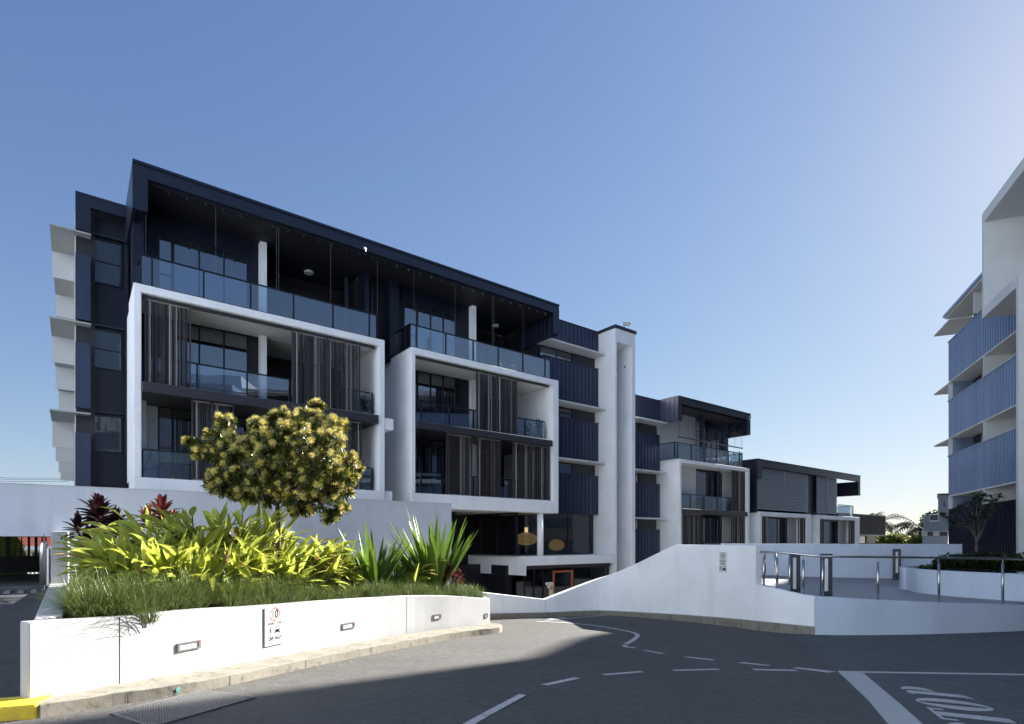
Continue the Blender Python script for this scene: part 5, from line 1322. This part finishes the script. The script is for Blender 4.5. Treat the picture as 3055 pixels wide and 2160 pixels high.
for dx in (-.16, .17): p = base+Vector((dx, .12, 0)); m.tube([p-Vector((0, 0, .1)), p+Vector((dx*.1, 0, 1.25))], .022, 6)
m.box(base.x-.16, base.x+.17, base.y+.03, base.y+.05, base.z+1.05, base.z+1.10)
tag(m.build('tree_stake', M['bark2']), 'pair of timber stakes tied to the trunk of the flowering tree', 'stake')

# terrace planter: tree and shrubs
def dark_tree():
    Yt = 18.0; b0 = P(2912, 1668, Yt); b0.z = pz-.06
    t = thing('small_tree', b0, 'bare stemmed small tree with dark rosettes in front of the dark ribbed wall', 'tree')
    s4 = .2834; zp = lambda x, y, Y: P(2650+x*s4, 1300+y*s4, Y)
    tr = MB(); f1 = zp(930, 1120, Yt); lv = Leaves(); rnd = random.Random(3)
    tr.tube([b0, f1], [.05, .04], 8)
    tips = [(620, 840), (680, 900), (730, 800), (790, 760), (820, 860), (850, 720), (900, 830), (930, 650), (960, 760), (1000, 640), (1010, 690), (1050, 730), (1120, 670), (1090, 800), (1060, 870), (1130, 760), (760, 920), (880, 780), (960, 880), (700, 960), (1160, 670), (940, 720)]
    for i, (x, y) in enumerate(tips):
        Y = Yt+rnd.uniform(-.9, .9); tp_ = zp(x, y, Y); side = -1 if x < 930 else 1
        k = zp(930+side*rnd.uniform(20, 60), 1010+rnd.uniform(-40, 30), Yt); k2 = k.lerp(tp_, .55)+Vector((side*-.04, 0, -.05))
        tr.tube([f1, k, k2, tp_], [.026, .018, .012, .007], 5, cap=False)
        for q in range(3):
            c = tp_+Vector((rnd.uniform(-.15, .15), rnd.uniform(-.15, .15), rnd.uniform(-.12, .12)))
            for j in range(13):
                an = 6.28*j/13; ld = rdir(an, R(rnd.uniform(-15, 45))); lv.blade(c, ld, Vector((-math.sin(an), math.cos(an), 0)), rnd.uniform(.14, .22), .05, .7, 3, .1, lambda t: math.sin(math.pi*(.1+.8*t)))
    tr.build('trunk', M['bark2'], t, smooth=True); lv.build('crown', M['darkleaf'], t, smooth=True)
dark_tree()
rnd = random.Random(9)
def shrub(px, Y, w, h, label, seed, mat='darkleaf', fl=True, zb=None, name='shrub', grp='dark flowering shrubs in the terrace planter', ls=.09, flm='redfl', nf=8, bx=None):
    rnd = random.Random(seed); c = bx if bx is not None else Vector(((px-X0)/F*Y, Y, pz-.06 if zb is None else zb))
    t = thing(name, c, label, 'shrub', 0, grp); lv = Leaves(); f = Leaves()
    for i in range(int(170*w*h*6/ls*.09)+30):
        a = rnd.uniform(0, 6.28); r = w/2*math.sqrt(rnd.random()); z = h*rnd.uniform(.15, 1)*math.sqrt(max(0, 1-(r/(w/2))**2*.75)); q = c+Vector((r*math.cos(a), r*math.sin(a), z))
        for j in range(5):
            an = rnd.uniform(0, 6.28); ld = rdir(an, R(rnd.uniform(-10, 60))); lv.blade(q, ld, Vector((-math.sin(an), math.cos(an), 0)), ls*rnd.uniform(.8, 1.3), ls*.45, .5, 3, .15, lambda t: math.sin(math.pi*(.1+.8*t)))
    if fl:
        for i in range(nf):
            a = rnd.uniform(0, 6.28); r = w/2*rnd.random(); q = c+Vector((r*math.cos(a), r*math.sin(a), h*rnd.uniform(.55, 1.0)))
            for j in range(9): an = rnd.uniform(0, 6.28); f.blade(q, rdir(an, R(rnd.uniform(0, 70))), Vector((-math.sin(an), math.cos(an), 0)), .05, .03, .3, 2, 0, lambda t: 1)
        f.build('flower', M[flm], t)
    lv.build('foliage', M[mat], t, smooth=True); return t
shrub(2850, 18.3, 1.2, .55, 'leftmost dark flowering shrub in the terrace planter', 41, nf=4)
shrub(2925, 17.6, 1.3, .62, 'second dark flowering shrub, below the bare stemmed tree', 42)
shrub(2990, 17.2, 1.3, .58, 'third dark flowering shrub in the terrace planter, with pale pink flowers', 43, flm='pinkfl')
shrub(3055, 16.8, 1.3, .6, 'rightmost dark flowering shrub at the edge of the picture', 44)
shrub(2780, 18.9, .7, .18, 'low sparse groundcover at the left tip of the terrace planter', 45, mat='grnleaf', fl=False, ls=.06, grp=None)

# balcony pot plants
def potplant(u, v, z, ph, lh, w, label, seed, mat='grnleaf', flm=None, pot='pot', ls=.09):
    c = B(u, v, z); t = thing('potted_plant', c, label, 'pot plant'); rnd = random.Random(seed)
    m = MB(); m.lathe([(.11, 0), (.15, ph*.85), (.17, ph*.86), (.17, ph)], c, 14); m.build('pot', M[pot], t)
    lv = Leaves(); f = Leaves()
    for i in range(46):
        an = rnd.uniform(0, 6.28); r = w/2*rnd.random(); q = c+Vector((math.cos(an)*r*.7, math.sin(an)*r*.7, ph+lh*rnd.random()))
        for j in range(4): a2 = rnd.uniform(0, 6.28); lv.blade(q, rdir(a2, R(rnd.uniform(-10, 70))), Vector((-math.sin(a2), math.cos(a2), 0)), ls*rnd.uniform(1, 2), ls*.4, .6, 3, .15, lambda t: math.sin(math.pi*(.1+.8*t)))
        if flm and i % 3 == 0:
            for j in range(6): a2 = rnd.uniform(0, 6.28); f.blade(q+Vector((0, 0, .05)), rdir(a2, R(rnd.uniform(0, 80))), Vector((-math.sin(a2), math.cos(a2), 0)), .06, .04, .3, 2, 0, lambda t: 1)
    lv.build('foliage', M[mat], t)
    if flm: f.build('flower', M[flm], t)
pv = 22.1
potplant(UU(945, pv), pv, 8.14, .32, .75, .8, 'bushy potted plant in the fifth glass bay of the top left balcony', 51)
potplant(UU(1016, pv), pv, 8.14, .28, .3, .3, 'small terracotta pot plant right of the bushy one on the top left balcony', 52)
potplant(UU(1090, pv), pv, 8.14, .3, 1.0, .6, 'tall leafy pot plant at the right end of the top left balcony', 53, ls=.13)
potplant(UU(1280, pv), pv, 8.14, .25, .5, .4, 'leafy pot plant at the left of the top right balcony', 54)
potplant(UU(1432, pv), pv, 8.14, .25, .35, .45, 'pale flowering pot plant right of the white column on the top right balcony', 55, flm='pinkfl')
potplant(UU(1488, pv), pv, 8.14, .2, .25, .5, 'pink flowering pot plant at the middle of the top right balcony', 56, flm='pinkfl')
potplant(UU(1528, pv), pv, 8.14, .2, .25, .5, 'second pink flowering pot plant in the top right balcony, further right', 57, flm='pinkfl')
potplant(UU(1580, pv), pv, 8.14, .2, .2, .35, 'small white flowering pot plant near the right end of the top right balcony', 58, flm='pinkfl')
potplant(UU(1085, pv), pv, 5.04, .25, .6, .5, 'dark spiky pot plant behind the short glass at the right of the left frame', 59, ls=.12)
potplant(UU(1572, pv), pv, 5.04, .3, .55, .7, 'bushy dark pot plant on the middle balcony of the right frame', 60)
potplant(UU(1610, pv), pv, 5.45, .28, .4, .6, 'pot plant on a white stool at the right of the middle balcony', 61, pot='potw')
m = MB(B); u_ = UU(1610, pv)
for a, b_ in ((-.14, -.14), (.10, -.14), (-.14, .10), (.10, .10)): m.box(u_+a, u_+a+.04, pv+b_, pv+b_+.04, 5.031, 5.40)
m.box(u_-.17, u_+.17, pv-.17, pv+.17, 5.40, 5.445); tag(m.build('stool', M['signw']), 'white stool carrying a pot plant on the middle balcony', 'stool')
m = MB(B); u_ = UU(1249, pv); m.lathe([(.10, CH+5.04), (.12, CH+5.2), (.10, CH+5.5), (.12, CH+5.56)], (*xy(B(u_, VF+.7, 0)), 0), 14)
tag(m.build('vase', M['potw']), 'tall pale vase standing in the left corner of the middle balcony', 'vase')
potplant(UU(2150, pv), pv, 5.07, .2, .7, .5, 'leafy pot plant in the fourth glass bay of the shuttered balcony', 62)
potplant(UU(2190, pv), pv, 5.07, .25, .8, .55, 'red flowering pot plant rising over the glass of the shuttered balcony', 63, flm='redfl')
potplant(UU(2206, pv), pv, 5.07, .25, .95, .5, 'rightmost red flowering pot plant on the shuttered balcony corner', 64, flm='redfl')
# folding clothes airer on the lowest left balcony
c = B(UU(450, 22.4), 22.4, 2.01); m = MB(B); u_ = UU(450, 22.4)
for s_ in (-1, 1):
    for dv in (0, .5): m.tube([B(u_+s_*.3, 22.3+dv, 2.02), B(u_, 22.3+dv, 2.95)], .018, 6)
m.tube([B(u_, 22.3, 2.95), B(u_, 22.8, 2.95)], .018, 6); m.tube([B(u_-.18, 22.3, 2.4), B(u_+.18, 22.3, 2.4)], .012, 6)
tag(m.build('clothes_airer', mat_plain('green_tube', (.05, .2, .12), .5)), 'green folding airer standing behind the lowest left balcony glass', 'airer')

# ================================================================== background
def palm(px, ytop, Y, label, seed, r=2.0, nf=16, lean=0, tw=.15):
    rnd = random.Random(seed); top = P(px, ytop, Y); b0 = Vector((top.x-lean, Y, -1.5)); t = thing('palm_tree', b0, label, 'palm tree')
    m = MB(); m.tube([b0, b0.lerp(top, .5)+Vector((lean*-.2, 0, 0)), top], [tw*1.3, tw, tw*.8], 8); m.build('trunk', M['bark2'], t, smooth=True)
    lv = Leaves()
    for i in range(nf):
        az = i*2.39996; el = R(rnd.uniform(5, 65)); d = rdir(az, el); p = Vector(top); n = 12
        for k in range(n):
            p2 = p+d*r/n; sd = Vector((-d.y, d.x, 0)).normalized()
            for s_ in (-1, 1):
                ld = (d*.6+sd*s_+Vector((0, 0, -.5))).normalized()
                lv.blade(p, ld, d, r*.26*math.sin(math.pi*(.12+.8*k/n)), r*.045, 1.0, 2, .05, lambda t: 1-.4*t)
            lv.blade(p, d, sd, r/n*1.1, .04, 0, 2, 0, lambda t: 1); d = (d+Vector((0, 0, -1))*.16).normalized(); p = p2
    lv.build('crown', M['farleaf'], t)
palm(2630, 1560, 75, 'palm tree just behind the right end of the farthest dark block', 71, 2.6, 20)
palm(2746, 1578, 74, 'dense palm beside the grey weatherboard house', 72, 4.2, 22)
palm(2615, 1535, 95, 'small palm top peeking over the farthest dark block', 73, 1.6, 12)
def farmass(px, ytop, Y, w, label, seed, mat='midleaf', h=None):
    rnd = random.Random(seed); top = P(px, ytop, Y); H_ = h or (top.z+1.5); c = Vector((top.x, Y, top.z-H_)); t = thing('tree', c, label, 'tree', 0)
    m = MB(); m.tube([c, c+Vector((0, 0, H_*.6))], [.3, .15], 7); m.build('trunk', M['bark2'], t); lv = Leaves()
    lumps = [(rnd.uniform(-.4, .4)*w, rnd.uniform(-.3, .3)*w, rnd.uniform(.45, .85)*H_, rnd.uniform(.18, .3)*w) for _ in range(11)]
    for (a, b_, z, r) in lumps:
        for i in range(420):
            d = Vector((rnd.gauss(0, 1), rnd.gauss(0, 1), rnd.gauss(0, 1))).normalized(); q = c+Vector((a, b_, z))+d*r*rnd.uniform(.7, 1.0)*Vector((1, 1, .7)).length*.7
            q.z = min(q.z, top.z)
            an = rnd.uniform(0, 6.28); lv.blade(q, rdir(an, R(rnd.uniform(-30, 60))), Vector((-math.sin(an), math.cos(an), 0)), .36, .22, .6, 2, .1, lambda t: 1)
    lv.build('crown', M[mat], t)
farmass(2668, 1598, 70, 5.0, 'round yellow green tree seen over the back wall, beside the farthest block', 81)
farmass(2706, 1596, 76, 5.0, 'yellow green tree seen over the back wall, in the middle of the gap', 82)
farmass(2738, 1600, 68, 3.6, 'yellow green tree seen over the back wall, beside the weatherboard house', 83)
farmass(2712, 1588, 95, 4.0, 'dark rounded tree behind the yellow green trees', 84, 'darkleaf')
farmass(2790, 1513, 100, 4.5, 'open crowned tree rising behind the weatherboard house roof', 85, 'treeleaf')
# hedge at the far left in the garden
bx = Vector((-27.2, 30.5, CH-2.9)); shrub(0, 0, 1.6, 3.5, 'yellow green bush at the far left behind the car park slats', 86, 'midleaf', False, grp=None, bx=bx, ls=.2)
# weatherboard house, its front square to the line of sight
hd = Vector(((2790-X0)/F, 1, 0)).normalized(); hr_ = Vector((hd.y, -hd.x, 0)); HD = 82.0
def hp(x, y, dd=0):                     # point in column x, row y on a plane square to hd
    q = Vector(((x-X0)/F, 1, (Y0-y)/F)); k = (HD+dd)/(q.x*hd.x+q.y*hd.y); return Vector((q.x*k, q.y*k, CH+q.z*k))
wh = thing('weatherboard_house', Vector((hp(2790, 1660).x, hp(2790, 1660).y, hp(2790, 1660).z)), 'pale grey weatherboard house in the distance beside the right building', 'house')
def wbox(nm, mt, x0, x1, y0, y1, dd, dp, par=None):
    a = hp(x0, y1, dd); b_ = hp(x1, y0, dd); m = MB(lambda p, q, r: Vector((a.x+hr_.x*p+hd.x*q, a.y+hr_.y*p+hd.y*q, r))); wdt = (Vector((b_.x, b_.y, 0))-Vector((a.x, a.y, 0))).length
    m.box(0, wdt, 0, dp, a.z, b_.z); return m.build(nm, M[mt], par or wh)
def groove(o_, x0, x1, y0, y1, dd, n):
    for i in range(1, n): xx = x0+(x1-x0)*i/n; wbox('batten', 'weather', xx-.25, xx+.25, y0, y1, dd-.06, .055, o_)
o = wbox('upper_wall', 'weather', 2799, 2836, 1476, 1584, 0, 7); groove(o, 2799, 2836, 1478, 1583, 0, 9)
wbox('roof', 'fascia', 2796, 2840, 1471, 1475.9, -.4, 8)
o = wbox('wall', 'weather', 2755, 2798.9, 1536, 1584, .2, 7); groove(o, 2755, 2798, 1537, 1583, .2, 10)
wbox('soffit', 'greyw', 2748, 2830, 1584.1, 1586, -.6, 1); wbox('lower_wall', 'weather', 2752, 2828, 1599.1, 1660, .1, 6)
for x0, x1, mt in ((2749, 2766.9, 'palewall'), (2784, 2802.9, 'palewall'), (2767, 2783.9, 'fascia'), (2803, 2825.9, 'fascia'), (2826, 2829.5, 'palewall')): wbox('panel', mt, x0, x1, 1586.1, 1599, .05, 1)
wf = wbox('window', 'signw', 2773, 2800, 1533, 1556, -.1, .2); wbox('pane', 'slab', 2775, 2798, 1536, 1553, -.14, .03, wf)
wbox('window', 'fascia', 2815, 2819, 1497, 1512, -.1, .05)
# overhead power lines at the left
for k, (y0, y1) in enumerate(((1420, 1424), (1425, 1428), (1431, 1433.5))):
    a = P(-200, y0-4, 60); b_ = P(205, y1+3, 75); m = MB(); m.tube([a, a.lerp(b_, .5)-Vector((0, 0, .15)), b_], .022, 5)
    tag(m.build('power_line', M['blk']), 'thin overhead power line crossing the sky at the far left', 'cable', 'overhead power lines')
# unseen block added off to the right, plan shaped to cast the diagonal shadow
def shadow_pt(q, Lh): return Vector((q[0]+math.sin(AZ)*Lh, q[1]+math.cos(AZ)*Lh))
sx = Vector((math.cos(AZ), -math.sin(AZ)))   # to the right of the sun direction
dr_ = Vector((math.sin(AZ), math.cos(AZ)))
TZ = 30.0
qs = [Vector((-5.6, 5.8)), Vector((.26, 10.39)), Vector((1.5, 13.3)), Vector((2.7, 14.75)), Vector((4.5, 16.1)), Vector((8.0, 19.5)), Vector((10.3, 23.0))]
cs = [q+dr_*((TZ-gz(q.y))/math.tan(EL)) for q in qs]
tb_ = thing('shadow_block', (cs[0].x+8, cs[0].y, -1), 'unseen tall block added far to the right to cast the road shadow', 'building')
pl_ = cs+[cs[-1]+sx*16, cs[0]+sx*20]
m = MB(); m.prism([xy(c) for c in reversed(pl_)], -1, TZ); m.build('wall', M['greyw'], tb_)
for k in range(8):
    m = MB(); a, b_ = cs[0]+sx*.5, cs[0]+sx*19; n_ = -dr_*.05
    m.prism([xy(a+n_), xy(b_+n_), xy(b_), xy(a)], 1.5+3.1*k, 3.4+3.1*k); m.build('window', M['window'], tb_)
M['paving'] = mat_plain('bounce_paving', (.70, .72, .74), .8, 0, .3, (.62, .63, .64), .5)  # kept pale so this added ground bounces sun onto the shaded walls
# unseen building and pale ground, added: one blocks sky, the other bounces sunlight
nb = thing('apartment_building', W(-6, 12, -1.7), 'unseen dark block added beside the viewpoint to keep sky off the terrace', 'building', math.atan2(WY, WX))
m = MB(W); m.box(-34, 5.9, PA+1.0, PA+10, -1.7, 13.5); m.build('wall', M['bluegrey'], nb)
for k in range(4):
    m = MB(W); m.box(-33, 5.5, PA+.9, PA+.99, -.6+3.4*k, 1.2+3.4*k); m.build('window', M['window'], nb)
m = MB(); fz = gz(-6)+.01
m.add([Vector(q) for q in ((-90, -70, fz), (3, -70, fz), (3, -6, fz), (3, -2.5, gz(-2.5)+.01), (-14.5, -2.5, gz(-2.5)+.01), (-14.5, 13, gz(13)+.02), (-90, 13, gz(13)+.02), (-90, -6, fz))], [(0, 1, 2, 7), (7, 2, 3, 4), (7, 4, 5, 6)])
o = m.build('bounce_ground', M['paving']); tag(o, kind='structure')
nb = thing('apartment_building', (-27, -12, 1.2), 'unseen pale blue block added behind the viewpoint to bounce sunlight onto the walls', 'building')  # added as a sunlit reflector for the shaded facades
m = MB(); m.box(-48, -6, -26, -11, 0, 30); m.build('wall', M['paleblue'], nb)
for k in range(6):
    for j in range(6):
        m = MB(); m.box(-46+j*6.6, -44+j*6.6, -10.99, -10.9, 2.2+3.2*k, 3.9+3.2*k); m.build('window', M['window'], nb)
